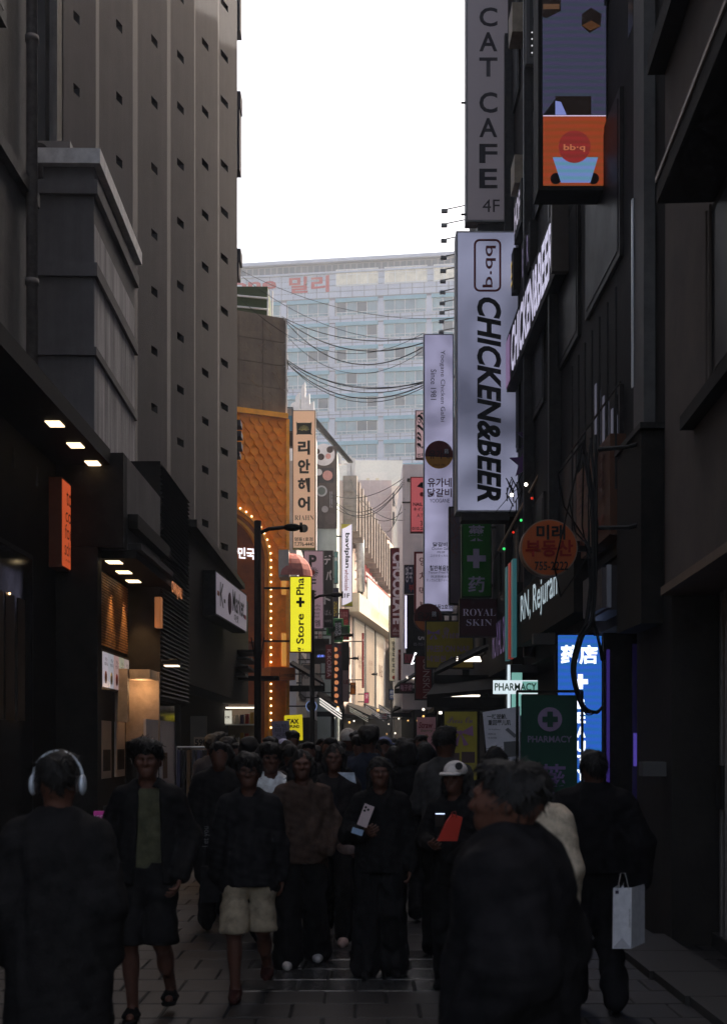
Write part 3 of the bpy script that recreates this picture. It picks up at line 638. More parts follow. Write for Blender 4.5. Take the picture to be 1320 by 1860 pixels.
# top storeys
zb0 = z0+.25; zb1 = ztop-1.6; k = 0
mb = MB()
for k in range(24):
    a = wl[0]-2.2+k*1.52
    for j in range(4):
        hh = (zb1-zb0)/4; mb.ob(O, u, EZ, n, a+.04, a+1.48, zb0+j*hh+.04, zb0+(j+1)*hh-.04, .002, .06)
mb.build('upper_panels', HW, h, kind='stuff')
for k in range(46):
    a = wl[0]-2.2+k*.79; q = MB().ob(O, u, EZ, n, a, a+.6, ztop-1.35, ztop-.5, .002, .04).build('cornice_opening', HG[2], h)
MB().ob(O, u, EZ, n, aL, aR, ztop-1.62, ztop-1.4, .002, .3).build('cornice', HW, h)
WL = mat('lit_room_glass', (.5, .46, .38), .2, .3, .6, streak=.3, emit=(1, .93, .78), es=.05)  # glow put into the panes for the bright see-through roof storey
for xa in (610, 698, 787):
    a = H(xa, 500)[0]; zz = H(650, 488)[1]
    f = MB().ob(O, u, EZ, n, a, a+ww+.2, zz-2.15, zz, .062, .12).build('window', FRM, h)
    for j in range(4):
        for (q0, q1) in ((-1.95, -.75), (-.68, -.1)): MB().ob(O, u, EZ, n, a+.1+j*1.33, a+1.35+j*1.33, zz+q0, zz+q1, .121, .14).build('pane', WL, f)
REDL = plain(170, 6, 30)
def htext(s, box, bold): 
    (a, z), (a1, z1) = H(box[0], box[3]), H(box[2], box[1]); text(h, s, O+u*((a+a1)/2)+EZ*((z+z1)/2)+n*.10, u, EZ, a1-a, z1-z, REDL, bold=bold)
htext('밀리', (525, 500, 598, 534), .03); htext('aone', (396, 510, 502, 530), .03)
for k in range(26):
    a = wl[0]-1.5+k*.42
    if a < H(600, 500)[0]: MB().ob(O, u, EZ, n, a, a+.10, H(500, 540)[1], H(500, 500)[1], .061, .09).build('vertical_bar', HW, h)
# ------------------------------------------------------------------ right side buildings
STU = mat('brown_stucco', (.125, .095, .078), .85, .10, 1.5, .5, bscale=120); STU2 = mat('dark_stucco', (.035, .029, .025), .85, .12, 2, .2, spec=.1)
O = V((2.49, 10, 0)); d = V((-.06, -1, 0)).normalized(); u = d; n = u.cross(EZ)      # u runs towards the camera, n points to the street
b = thing('stucco_building', 'brown stucco building with projecting ledges and a steel framed shop front at the right edge', 'building', (5, 4, 0))
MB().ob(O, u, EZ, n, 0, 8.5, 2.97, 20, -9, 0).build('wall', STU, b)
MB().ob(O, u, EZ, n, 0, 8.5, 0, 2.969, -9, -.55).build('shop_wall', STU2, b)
MB().ob(O, u, EZ, n, -.02, 8.5, 2.90, 2.968, -.54, .035).build('fascia_edge', mat('fascia_trim', (.22, .15, .11), .6, .1, 4), b)
MB().ob(O, u, EZ, n, 1.95, 8.5, 5.28, 5.42, .002, .42).build('ledge', STU2, b)
MB().ob(O, u, EZ, n, 1.95, 8.5, 5.421, 5.45, .002, .43).build('ledge_cap', mat('copper_edge', (.40, .27, .2), .5, .1, 6), b)
MB().ob(O, u, EZ, n, -.03, 8.5, 7.22, 7.40, .002, .14).build('ledge', STU2, b)
MB().ob(O, u, EZ, n, 1.1, 8.5, 3.98, 4.08, .002, .10).build('sill', STU2, b)
for k in range(4):
    f = MB().ob(O, u, EZ, n, 1.75+k*1.9, 3.5+k*1.9, 4.09, 5.27, .002, .05).build('window', STU2, b)
    MB().ob(O, u, EZ, n, 1.95+k*1.9, 3.35+k*1.9, 4.15, 5.2, .051, .056).build('pane', DULL, f)
    for a in (1.80, 1.90): MB().ob(O, u, EZ, n, a+k*1.9, a+.045+k*1.9, 4.09, 5.27, .057, .075).build('mullion', STU, f)
SP = mat('steel_post', (.32, .27, .24), .4, .1, 12, 0, .4)
for a, w_ in ((.18, .05), (.30, .07), (1.3, .06), (2.6, .06), (3.9, .06)): MB().ob(O, u, EZ, n, a, a+w_, .07, 2.90, -.53, -.40).build('post', SP, b)
MB().ob(O, u, EZ, n, .18, .36, 1.15, 1.5, -.399, -.37).build('lock_box', DARKM, b)
for k in range(3): MB().ob(O, u, EZ, n, .45+k*1.2, 1.25+k*1.2, .15, 2.85, -.53, -.50).build('pane', GLASSD, b)
MB().ob(O, u, EZ, n, 0, 8.5, 0, .12, -.549, -.38).build('step', STONE, b)
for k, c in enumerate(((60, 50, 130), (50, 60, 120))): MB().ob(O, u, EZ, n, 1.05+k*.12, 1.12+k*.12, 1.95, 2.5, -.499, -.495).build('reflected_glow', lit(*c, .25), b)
# corner strip with duct
b = thing('service_column', 'dark column with a grey vertical duct between the stucco building and the sign wall', 'column', (2.9, 10.8, 0))
MB().box(2.55, 4, 10.02, 11.3, 0, 18).build('column', STU2, b)
MB().box(2.44, 2.54, 10.55, 10.95, 4.4, 18).build('duct', mat('painted_duct', (.11, .10, .094), .6, .12, 6), b)
MB().box(2.425, 2.438, 10.93, 10.98, 4.9, 6.6).build('reflective_strip', mat('bright_strip', (.6, .6, .62), .3, .05, 5), b)  # pale colour paints the light reflected along the duct edge
for z in (3.6, 4.3): MB().tube([(2.5, 10.4, z), (2.3, 10.5, z-.05), (2.1, 10.8, z)], .02).build('conduit', CABLE, b)
MB().box(2.35, 2.56, 10.2, 10.35, 1.4, 1.52).build('notice_plate', plain(90, 86, 84), b)
for k, z in enumerate((8.2, 8.9)): MB().box(2.445, 2.449, 11.0, 11.2, z, z+.6).build('bright_pane', GLASSD, b)
# dark sign wall building (10-30 m) and unseen tall block added for its shade
b = thing('sign_wall_building', 'tall dark building front crowded with shop signs on the right side', 'building', (4, 20, 0))
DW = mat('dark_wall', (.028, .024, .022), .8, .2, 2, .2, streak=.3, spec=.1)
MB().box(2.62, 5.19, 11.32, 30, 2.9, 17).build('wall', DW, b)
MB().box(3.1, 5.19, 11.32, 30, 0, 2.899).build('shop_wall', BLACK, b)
for j, Y in enumerate((12.2, 14.6, 17.4, 20.2, 23, 26)):
    for k, z in enumerate((3.6, 6.6, 9.6, 12.6, 15.6)):
        f = MB().box(2.58, 2.619, Y, Y+1.9, z, z+1.7).build('window', DARKM, b); MB().box(2.572, 2.579, Y+.08, Y+1.82, z+.08, z+1.62).build('pane', DULL, f)
for k in range(6): MB().box(2.56, 2.571, 12.25+k*.22, 12.33+k*.22, 4.7-.0*k, 5.0+.13*k).build('lit_slit', lit(120, 120, 135, .18), b)
for i in range(7): MB().tube([(2.5, 12+i*.42, 4.2), (2.5, 12+i*.42, 6.2)], .012).build('grille_bar', DARKM, b)
MB().tube([(2.5, 11.8, 5.2), (2.5, 15, 5.2)], .012).build('grille_rail', DARKM, b)
for k, Y in enumerate((16, 18.5, 21)): MB().box(2.45, 2.61, Y, Y+.12, 3, 14).build('pipe_chase', DARKM, b)
for (x0, x1, y0, y1, Y) in ((930, 951, 3, 56, 19.6), (934, 955, 280, 331, 19.6)):
    a, c_ = P(x0, y1, Y), P(x1, y0, Y); MB().box(a.x, 2.61, Y, Y+.5, a.z, c_.z).build('junction_box', mat('tan_box', (.26, .2, .14), .6, .12, 6), b)
a, c_ = P(955, 115, 18.4), P(976, -60, 18.4); f = MB().box(a.x, 2.61, 18.4, 18.6, a.z, c_.z).build('window_box', plain(84, 80, 78), b); MB().box(a.x+.05, 2.58, 18.39, 18.398, a.z+.1, c_.z-.1).build('pane', plain(60, 56, 52), f)
for i, y in enumerate((58, 70, 82, 95)):
    for j in range(2): MB().ball(P(966+j*6, y, 18.35), .012).build('pixel_light', lit(220, 220, 220, .5), f)
t = thing('setback_block', 'tall dark office block rising behind the right hand sign fronts', 'building', (9, 24, 0))
MB().box(5.2, 16, 11, 36.5, 0, 29).build('wall', DW, t)  # out of view; added to keep the sun off the left tower
t = thing('low_front_building', 'dark two storey shop building below the long white chicken restaurant sign', 'building', (4, 36, 0))
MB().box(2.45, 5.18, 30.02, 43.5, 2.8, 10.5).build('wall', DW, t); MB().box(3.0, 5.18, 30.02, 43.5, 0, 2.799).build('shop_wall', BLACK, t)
for Y in (31, 34, 37, 40):
    f = MB().box(2.41, 2.449, Y, Y+2, 4, 6).build('window', DARKM, t); MB().box(2.40, 2.409, Y+.1, Y+1.9, 4.1, 5.9).build('pane', GLASSD, f)
t = thing('mauve_building', 'flat mauve grey building side behind the pink nail sign', 'building', (3.5, 46, 0))
a, c_ = P(731, 843, 44), P(772, 845, 44)
MB().box(a.x, 5, 44.02, 58, 2.9, a.z).build('wall', mat('mauve_wall', (.64, .58, .60), .7, .08, 1.2, .1, streak=.3), t); MB().box(a.x+.4, 5, 44.02, 58, 0, 2.899).build('shop_wall', BLACK, t)
MB().box(a.x-.02, 3.3, 44.0, 44.018, P(0, 914, 44).z, P(0, 911, 44).z).build('panel_joint', DARKM, t)
MB().box(P(739, 0, 43.9).x, P(745, 0, 43.9).x, 43.7, 43.99, P(0, 874, 43.9).z, P(0, 871, 43.9).z).build('anchor', DARKM, t)
t = thing('far_right_shop', 'low dark shop row at the far end of the right side', 'shop front', (4.6, 68, 0))
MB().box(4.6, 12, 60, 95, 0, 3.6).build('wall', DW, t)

# ------------------------------------------------------------------ right side signs
WX = 2.62
t = sign('projecting_sign', 'tall grey cat cafe sign board at the top of the right side', 'sign', (846, -60, 938, 402), 22, .30, lit(160, 150, 156, .07, .6), mat('sign_edge', (.2, .19, .18), .5, .1, 8), 'R', 2.8)
for s, y0, y1 in (('C', 13, 48), ('A', 58, 93), ('T', 104, 139), ('C', 167, 205), ('A', 214, 249), ('F', 261, 296), ('E', 306, 342)): tpx(t, s, (870, y0, 903, y1), 22, plain(54, 48, 50), bold=.02)
tpx(t, '4F', (876, 362, 907, 385), 22, plain(54, 48, 50))
MB().box(P(868, 0, 22).x, P(936, 0, 22).x, 22.04, 22.26, P(0, 418, 22).z, P(0, 404, 22).z).build('lower_bracket', DARKM, t)
for y in (186, 389): MB().tube([P(837, y, 22.1), P(848, y, 22.1)], .02).build('end_bracket', DARKM, t)
t = sign('projecting_sign', 'long white backlit sign lettered chicken and beer beside the street', 'sign', (828, 419, 943, 930), 20.5, .42, uneven(lit(150, 152, 178, .24, .6), 1.1, .45, 1.7), mat('sign_edge2', (.28, .27, .27), .5, .1, 8), 'R', WX)
ink2 = plain(38, 32, 32)
tpx(t, 'CHICKEN&BEER', (866, 540, 910, 912), 20.5, INK, -90, bold=.035, shear=.22)
rd = plain(110, 52, 52); q = MB()
def rrect(px0, py0, px1, py1, r, th_):
    a, c_ = P(px0, py1, 20.5), P(px1, py0, 20.5); k = 20.5/FPX; pts = []
    for cx, cy, a0 in ((c_.x-r*k, c_.z-r*k, 0), (a.x+r*k, c_.z-r*k, 90), (a.x+r*k, a.z+r*k, 180), (c_.x-r*k, a.z+r*k, 270)):
        for i in range(6): th2 = R(a0+18*i); pts.append(V((cx+r*k*math.cos(th2), 20.488, cy+r*k*math.sin(th2))))
    return pts+[pts[0]]
q.tube(rrect(862, 436, 908, 528, 9, 3), .018, 6).build('emblem_frame', rd, t)
tpx(t, 'bb·q', (876, 446, 900, 522), 20.5, rd, -90, bold=.012)
MB().box(P(838, 0, 20.5).x, P(925, 0, 20.5).x, 20.52, 20.9, P(0, 944, 20.5).z, P(0, 931, 20.5).z).build('lower_frame', DARKM, t)
t = sign('projecting_sign', 'narrow lavender vertical chicken restaurant sign with a red and gold disc', 'sign', (769, 606, 824, 1112), 30, .25, uneven(lit(172, 168, 200, .34, .7)), mat('sign_edge3', (.25, .25, .27), .5, .1, 8), 'R', 2.45)
tpx(t, 'Yoogane Chicken Galbi', (798, 636, 808, 766), 30, ink2, -90); tpx(t, 'Since 1981', (782, 671, 792, 726), 30, ink2, -90)
disc_px(t, 'emblem', 797, 826, 25.5, 30, plain(96, 30, 32), .01); 
k = 30/FPX; r_ = 25.5*k; C = P(797, 826, 30)
MB().prism([(r_*math.cos(R(a)), r_*math.sin(R(a))) for a in range(188, 353, 8)], C, EX, EZ, -EY, .023, .028).build('emblem_base', plain(190, 130, 50), t)
text(t, '유가네', C+V((0, -.03, .0)), EX, EZ, .5, .22, INK, bold=.01); text(t, 'SINCE 1981', C+V((0, -.03, -.26)), EX, EZ, .3, .05, INK)
text(t, '鷄', C+V((.18, -.03, .08)), EX, EZ, .1, .12, WHITEP)
MAR = plain(90, 40, 52)
tpx(t, '유가네', (776, 868, 820, 885), 30, MAR, bold=.02); tpx(t, '닭갈비', (776, 887, 820, 903), 30, MAR, bold=.02); tpx(t, 'YOOGANE', (780, 906, 816, 913), 30, ink2)
for s, y0, y1, x0, x1, bb in (('닭갈비', 985, 993, 786, 812, .02), ('Chicken Galbi', 994, 999, 784, 817, 0), ('鸡排', 1001, 1005, 793, 808, 0), ('ユガネタッカルビ', 1007, 1012, 781, 818, 0), ('철판볶음밥', 1027, 1037, 780, 818, .02), ('Teppan Fried Rice', 1038, 1043, 778, 820, 0), ('鸡排铁板炒饭', 1045, 1050, 782, 818, 0), ('タッカルビ飯チャーハン', 1051, 1057, 774, 821, 0), ('명동2호점', 1098, 1107, 786, 821, .02)): tpx(t, s, (x0, y0, x1, y1), 30, ink2, bold=bb)
# LED screen
t = thing('led_screen', 'tall LED advertising screen with purple sky and an orange card picture', 'screen', (2.2, 13.1, 7.5))
a, c_ = P(977, 345, 13), P(1111, -60, 13); MB().box(a.x, c_.x, 13, 13.35, a.z, c_.z).build('cabinet', BLACK, t)
def led(name, r, g, b_, es):
    m = lit(r, g, b_, es, .15); m = m.copy(); m.name = name; tt = m.node_tree; bs = tt.nodes['Principled BSDF']; L = tt.links.new
    gg = tt.nodes.new('ShaderNodeNewGeometry'); wv = tt.nodes.new('ShaderNodeTexWave'); wv.bands_direction = 'Z'; wv.inputs['Scale'].default_value = 4.2; wv.inputs['Distortion'].default_value = 1.2; wv.inputs['Detail'].default_value = 1
    L(gg.outputs['Position'], wv.inputs['Vector']); mx = tt.nodes.new('ShaderNodeMix'); mx.data_type = 'RGBA'; L(wv.outputs['Fac'], mx.inputs['Factor'])
    mx.inputs['A'].default_value = (*srgb(r, g, b_), 1); mx.inputs['B'].default_value = (*srgb(int(r*.84), min(255, int(g*1.08)), int(b_*.86)), 1); L(mx.outputs['Result'], bs.inputs['Emission Color']); return m
def px_box(p, nm, x0, y0, x1, y1, Y, e, m): a, c_ = P(x0, y1, Y), P(x1, y0, Y); return MB().box(a.x, c_.x, Y-e-.004, Y-e, a.z, c_.z).build(nm, m, p)
px_box(t, 'screen', 985, -55, 1100, 209, 13, .002, led('led_purple', 84, 76, 112, .28))
px_box(t, 'screen', 986, 211, 1100, 337, 13, .002, led('led_orange', 190, 76, 46, .30))
px_box(t, 'bright_line', 986, 209.2, 1100, 210.8, 13, .002, lit(200, 180, 210, .6))
brn = lit(74, 58, 50, .06, .2)
px_box(t, 'pictured_block', 1008, 175, 1073, 209, 13, .008, brn)
def poly(p, nm, pts, Y, e, m):
    q = [P(x, y, Y) for x, y in pts]; MB().prism([(v.x, v.z) for v in q], V((0, Y, 0)), EX, EZ, -EY, e, e+.004).build(nm, m, p)
poly(t, 'pictured_slope', [(986, 209), (1008, 209), (1008, 180)], 13, .008, lit(50, 42, 44, .05, .2)); poly(t, 'pictured_light', [(1008, 209), (1028, 209), (1018, 186), (1008, 184)], 13, .014, lit(120, 130, 190, .5))
poly(t, 'pictured_box', [(1056, 26), (1073, 14), (1092, 26), (1090, 48), (1070, 60), (1056, 47)], 13, .008, brn); poly(t, 'pictured_box_top', [(1056, 47), (1073, 38), (1090, 48), (1071, 56)], 13, .014, lit(140, 92, 56, .12, .2))
poly(t, 'pictured_box', [(984, -6), (1018, -6), (1018, 20), (992, 33), (984, 30)], 13, .008, brn); px_box(t, 'pictured_sign', 986, 8, 1015, 17, 13, .014, lit(150, 110, 80, .15, .2))
disc_px(t, 'pictured_hole', 1009, 325, 10, 13, lit(50, 30, 30, .05, .2), .008); disc_px(t, 'pictured_hole', 1077, 325, 10, 13, lit(50, 30, 30, .05, .2), .008)
poly(t, 'pictured_beam', [(1003, 287), (1085, 287), (1071, 333), (1018, 333)], 13, .022, led('led_blue', 110, 130, 190, .5))
disc_px(t, 'pictured_disc', 1042, 269, 29, 13, led('led_red', 150, 44, 46, .42), .03)
tpx(t, 'bb·q', (1023, 262, 1062, 276), 12.955, lit(200, 130, 90, .3), bold=.02)
# wall sign with slanting chicken lettering
O = V((2.60, 15.4, 0)); u, n = V((0, -1, 0)), V((-1, 0, 0))
t = thing('wall_sign', 'white glowing chicken and beer lettering running along the dark right wall', 'sign', (2.5, 17, 7.6))
MB().box(2.42, 2.57, 15.3, 21.2, 7.62, 8.52).build('back_board', BLACK, t); MB().box(2.36, 2.57, 15.18, 15.29, 7.6, 8.5).build('end_cap', plain(92, 82, 74), t)
text(t, 'CHICKEN&BEER', (2.415, 17.6, 8.05), -EY, EZ, 4.3, .72, lit(205, 200, 226, .42), bold=.03, shear=.1)
for i, (y0, c) in enumerate(((20.0, (150, 120, 160)), (20.7, (120, 60, 70)))): MB().box(2.405, 2.418, y0, y0+.55, 7.68, 8.44).build('emblem_panel', lit(*c, .25), t)
for i, (Y, z, c, s) in enumerate(((19.2, 10.3, (190, 180, 200), 'HOF'), (20.2, 9.6, (190, 160, 60), '호프'), (18.2, 9.2, (120, 110, 140), 'BAR'))):
    t = thing('wall_sign', ('lavender lit upper storey sign beside the grey sign board', 'yellow disc lettering on the wall left of the glowing chicken letters', 'dim violet sign strip above the glowing chicken letters')[i], 'sign', (2.58, Y, z))
    MB().box(2.5, 2.61, Y, Y+.9, z-.35, z+.35).build('board', BLACK, t); text(t, s, (2.497, Y+.45, z), -EY, EZ, .7, .45, lit(*c, .3), bold=.03)
# pharmacy and royal skin
def grn(): return mat('pharmacy_green', srgb(40, 110, 38), .5, .08, 5)
t = sign('projecting_sign', 'green pharmacy sign with two Chinese characters and a pale cross', 'sign', (838, 935, 893, 1085), 24, .25, grn(), plain(40, 70, 40), 'R', WX)
lav = plain(176, 166, 190)
tpx(t, '藥', (850, 954, 880, 983), 24, lav, bold=.02); tpx(t, '药', (850, 1047, 880, 1076), 24, lav, bold=.02)
for bx in ((859, 997, 870, 1032), (848, 1009, 882, 1020)): px_box(t, 'cross', *bx, 24, .008+.002*(bx[0] == 848), lav)
t = sign('projecting_sign', 'brown sign board patterned with branches behind the green pharmacy sign', 'sign', (815, 920, 838, 1098), 25, .2, plain(96, 84, 90), None, 'R', WX)
br = MB()
for i in range(9):
    p = P(826+random.uniform(-4, 4), 1015-i*9, 24.99); br.tube([p, p+V((random.uniform(-.1, .1), 0, .1)), p+V((random.uniform(-.12, .12), 0, .2))], .008, 4)
br.build('branch_print', plain(110, 66, 56), t)
t = sign('projecting_sign', 'square maroon royal skin sign with pale serif lettering', 'sign', (834, 1088, 906, 1157), 22, .22, plain(62, 28, 34), plain(50, 26, 28), 'R', WX)
tpx(t, '𝐑𝐎𝐘𝐀𝐋', (840, 1106, 900, 1119), 22, plain(208, 196, 214), bold=-.012); tpx(t, '𝐒𝐊𝐈𝐍', (847, 1125, 893, 1137), 22, plain(208, 196, 214), bold=-.012)
t = sign('projecting_sign', 'olive yellow sign with a bow advertising press on nails', 'sign', (772, 1127, 861, 1215), 27, .2, plain(150, 132, 44), None, 'R', WX)
pur = plain(140, 108, 150)
def bow(p, px, py, r, Y, m, e=.02):
    poly(p, 'bow_loop', [(px, py), (px-r, py-r*.6), (px-r*1.05, py+r*.3)], Y, e, m); poly(p, 'bow_loop', [(px, py), (px+r, py-r*.6), (px+r*1.05, py+r*.3)], Y, e, m)
    poly(p, 'bow_tail', [(px, py), (px-r*.65, py+r), (px-r*.25, py+r*1.1)], Y, e+.005, m); poly(p, 'bow_tail', [(px, py), (px+r*.65, py+r), (px+r*.25, py+r*1.1)], Y, e+.005, m)
    disc_px(p, 'bow_knot', px, py, r*.18, Y, m, e+.01)
bow(t, 787, 1150, 11, 27, pur); tpx(t, '𝓢𝓽𝓻𝓪𝔀', (803, 1140, 835, 1160), 27, pur); tpx(t, 'PRESS ON NAIL', (776, 1173, 855, 1184), 27, pur, bold=.01); tpx(t, '네일원 스티커', (776, 1191, 848, 1202), 27, pur, bold=.01)
# round estate agent sign
t = thing('round_sign', 'round orange estate agent sign with Korean lettering and a phone number', 'sign', (2.2, 13, 3.5))
C = P(997, 995, 13); MB().disc(C, EX, EZ, -EY, .306, -.16, 0, 44).build('cabinet', plain(150, 120, 100), t); MB().disc(C, EX, EZ, -EY, .292, .001, .01, 44).build('face_panel', plain(190, 92, 42), t)
text(t, '미래', P(1000, 967, 12.985), EX, EZ, .31, .16, INK, bold=.03); text(t, '부동산', P(997, 996, 12.985), EX, EZ, .51, .18, plain(150, 36, 24), bold=.03); text(t, '755-2222', P(1001, 1028, 12.985), EX, EZ, .36, .095, INK, bold=.02)
MB().box(C.x+.1, 2.61, 13.05, 13.09, C.z-.03, C.z+.03).build('bracket', DARKM, t)
# clinic and skin shop light strips on the wall
t = thing('wall_sign', 'dark wall sign with white clinic lettering behind teal and red light columns', 'sign', (2.4, 18, 3))
MB().box(2.36, 2.61, 13.6, 18.6, 3.15, 3.95).build('back_board', BLACK, t); text(t, 'RN, Rejuran', (2.355, 16.4, 3.62), -EY, EZ, 3.4, .5, lit(190, 210, 220, .34), bold=.01)
for i, (Y, c) in enumerate(((19.3, (70, 130, 136)), (18.9, (190, 70, 60)), (18.5, (70, 130, 136)))): MB().box(2.28, 2.34, Y, Y+.22, 3.0+.0*i, 4.5).build('light_column', lit(*c, .15), t)
t = thing('wall_sign', 'purple skin shop lettering on the wall framed by rows of orange bulbs', 'sign', (2.4, 21, 3.6))
MB().box(2.42, 2.61, 19.7, 23.5, 2.95, 4.3).build('back_board', BLACK, t); text(t, 'ROYAL SKIN', (2.415, 21.3, 3.55), -EY, EZ, 2.6, .62, lit(130, 108, 160, .2))
OB = lit(255, 170, 70, 1.3)
for (x0, y0, x1, y1) in ((931, 1064, 907, 1111), (937, 1166, 908, 1196)):
    for i in range(9):
        f = i/8; Y = 19.9+3.2*f; p = P(x0+(x1-x0)*f, y0+(y1-y0)*f, Y); MB().ball(p, .045, 8, 5).build('light_bulb', OB, t, True)
# white cross pharmacy sign
t = thing('cross_sign', 'white and mint cross shaped pharmacy sign lit from inside', 'sign', (1.6, 19, 2.2)); Wc = lit(206, 220, 226, .62); Mc = lit(128, 186, 176, .42)
px_box(t, 'cross_arm', 895, 1236, 976, 1261, 19, .01, Wc); px_box(t, 'cross_side', 929, 1222, 948, 1300, 19, .003, Mc); px_box(t, 'cross_side', 948, 1238, 976, 1259, 19, .016, Mc)
a, c_ = P(921, 1330, 19), P(948, 1207, 19); MB().box(a.x, c_.x, 19.0, 19.2, a.z, c_.z).build('cabinet', plain(120, 130, 134), t); px_box(t, 'white_edge', 921, 1208, 926, 1330, 19, .02, Wc); px_box(t, 'hood', 926, 1208, 976, 1222, 19, .02, plain(80, 78, 80))
tpx(t, 'PHARMACY', (898, 1241, 974, 1255), 18.975, plain(24, 92, 44), bold=.02)
MB().box(c_.x, 3.15, 19.05, 19.1, a.z+.3, a.z+.36).build('bracket', DARKM, t)
# blue LED board
t = thing('led_board', 'bright blue LED board with white Chinese pharmacy characters and a cross', 'screen', (2.3, 13.8, 1.3))
a, c_ = P(1009, 1440, 13.8), P(1096, 1150, 13.8); MB().box(a.x, c_.x, 13.8, 13.95, a.z, c_.z).build('cabinet', BLACK, t); px_box(t, 'screen', 1013, 1154, 1092, 1436, 13.8, .002, led('led_royal', 48, 96, 204, .52))
wl_ = lit(225, 235, 255, 1.1)
tpx(t, '药店', (1018, 1172, 1085, 1207), 13.8, wl_, bold=.03)
for bx in ((1049, 1225, 1058, 1252), (1043, 1234, 1067, 1243)): px_box(t, 'cross', *bx, 13.8, .008+.002*(bx[0] == 1043), wl_)
for i, s in enumerate('BEAUTY'): tpx(t, s, (1046, 1268+i*26, 1063, 1288+i*26), 13.8, wl_, bold=.04)
MB().box(a.x-.25, a.x, 13.85, 13.95, c_.z-.12, c_.z).build('bracket', plain(80, 74, 70), t); MB().box(c_.x, 3.15, 13.85, 13.93, c_.z-.5, c_.z-.44).build('bracket', DARKM, t)
# green PHARMACY banner on stand
t = thing('banner_stand', 'dark green pharmacy banner in a black tube frame standing by the right shops', 'banner', (1.75, 12.2, 0))
px_box(t, 'banner', 946, 1263, 1048, 1500, 12.2, .0, mat('banner_green', srgb(34, 74, 58), .6, .08, 4)); 
disc_px(t, 'emblem', 998, 1307, 22, 12.2, plain(150, 126, 156), .008)
for bx in ((993, 1293, 1003, 1321), (984, 1302, 1012, 1312)): px_box(t, 'cross', *bx, 12.2, .024+.002*(bx[0] == 984), plain(34, 70, 56))
tpx(t, 'PHARMACY', (958, 1337, 1038, 1349), 12.2, plain(140, 122, 150), bold=.02); tpx(t, '藥', (974, 1388, 1028, 1452), 12.2, plain(130, 104, 150), bold=.01)
fr = MB(); zl = .02
for a_, c2 in (((938, 1256), (1058, 1256)),): fr.tube([P(938, 1256, 12.15), P(1058, 1256, 12.15)], .014)
for px in (939, 1057): p = P(px, 1256, 12.15); fr.tube([p, V((p.x, p.y, .02))], .014)
fr.build('tube_frame', BLACK, t)
for px in (939, 1057): p = P(px, 1256, 12.15); MB().box(p.x-.03, p.x+.03, 11.9, 12.4, 0.0, .02).build('foot', BLACK, t)
t = thing('poster_board', 'tilted white poster with black Chinese headline beside the green banner', 'poster', (1.3, 12.9, 0))
poly(t, 'poster', [(876, 1294), (944, 1283), (944, 1384), (886, 1392)], 12.9, .0, plain(222, 214, 220)); tpx(t, '一抹逆龄,', (884, 1297, 920, 1307), 12.9, INK, bold=.02); tpx(t, '重回婴儿肌', (886, 1308, 927, 1318), 12.9, INK, bold=.02)
for i, y in enumerate((1324, 1332, 1339)): tpx(t, ('Your Time Memory', '面部抗衰', '水光润肌')[i], (886, y, (908, 900, 902)[i], y+3.5), 12.9, ink2)
poly(t, 'pictured_box', [(914, 1348), (942, 1346), (942, 1374), (916, 1376)], 12.9, .008, plain(110, 106, 104)); poly(t, 'pictured_tube', [(917, 1326), (922, 1322), (938, 1336), (934, 1341)], 12.9, .008, plain(125, 120, 122))
p = P(912, 1390, 12.92); MB().tube([p, V((p.x, p.y, 0))], .015).build('stand', STEEL, t); MB().box(p.x-.25, p.x+.25, 12.8, 13.05, 0.001, .02).build('foot', DARKM, t)
t = thing('poster_board', 'yellow framed poster with a big pink bow and small photographs', 'poster', (1.2, 15, 0))
a, c_ = P(803, 1400, 15), P(871, 1288, 15); MB().box(a.x, c_.x, 15, 15.06, .0, c_.z).build('frame', BLACK, t); px_box(t, 'poster', 807, 1293, 866, 1420, 15, .002, plain(176, 158, 60)); bow(t, 836, 1331, 22, 15, plain(160, 112, 146)); 
for bx in ((812, 1368, 834, 1386), (838, 1366, 862, 1386)): px_box(t, 'photograph', *bx, 15, .008, plain(90, 70, 66))
tpx(t, '𝓟𝓻𝓮𝓼𝓼 𝓞𝓷', (812, 1302, 858, 1314), 15, plain(130, 100, 136))
t = thing('poster_board', 'pink strawberry dessert poster standing in front of the right stalls', 'poster', (.95, 20, 0))
a, c_ = P(757, 1346, 20), P(791, 1303, 20); MB().box(a.x, c_.x, 20, 20.04, 0, c_.z).build('board', plain(206, 146, 146), t); tpx(t, 'Straw', (760, 1312, 786, 1323), 20, plain(130, 30, 40), bold=.02, shear=.2); tpx(t, 'berry', (764, 1325, 786, 1331), 20, plain(60, 110, 50), shear=.2)
poly(t, 'pictured_cake', [(758, 1342), (775, 1334), (779, 1339), (762, 1347)], 20, .01, plain(150, 110, 80))
# canvas notice on corrugated unit, brown vertical sign
t = thing('condenser_unit', 'ribbed grey wall unit above the blue LED board', 'air conditioner', (2.5, 12.4, 3.0))
for i in range(14): MB().box(2.36, 2.55, 12.0+i*.075, 12.05+i*.075, 3.02, 3.42).build('fin', plain(96, 88, 88), t)
MB().box(2.42, 2.61, 11.98, 13.08, 3.0, 3.44).build('casing', plain(70, 64, 64), t); MB().box(2.40, 2.44, 11.93, 11.97, 3.02, 3.44).build('bright_edge', plain(170, 166, 170), t)
t = thing('wall_sign', 'faded brown hanging sign with red lettering on the dark right wall', 'sign', (2.5, 12.8, 3.7))
MB().box(2.44, 2.60, 12.0, 13.9, 3.75, 4.75).build('board', plain(92, 58, 40), t); text(t, '호프 맥주\n국수 전문', (2.435, 12.95, 4.45), -EY, EZ, 1.5, .55, plain(70, 26, 22), bold=.02); text(t, '777-7700', (2.435, 12.95, 3.93), -EY, EZ, 1.4, .18, plain(110, 50, 40), bold=.02)
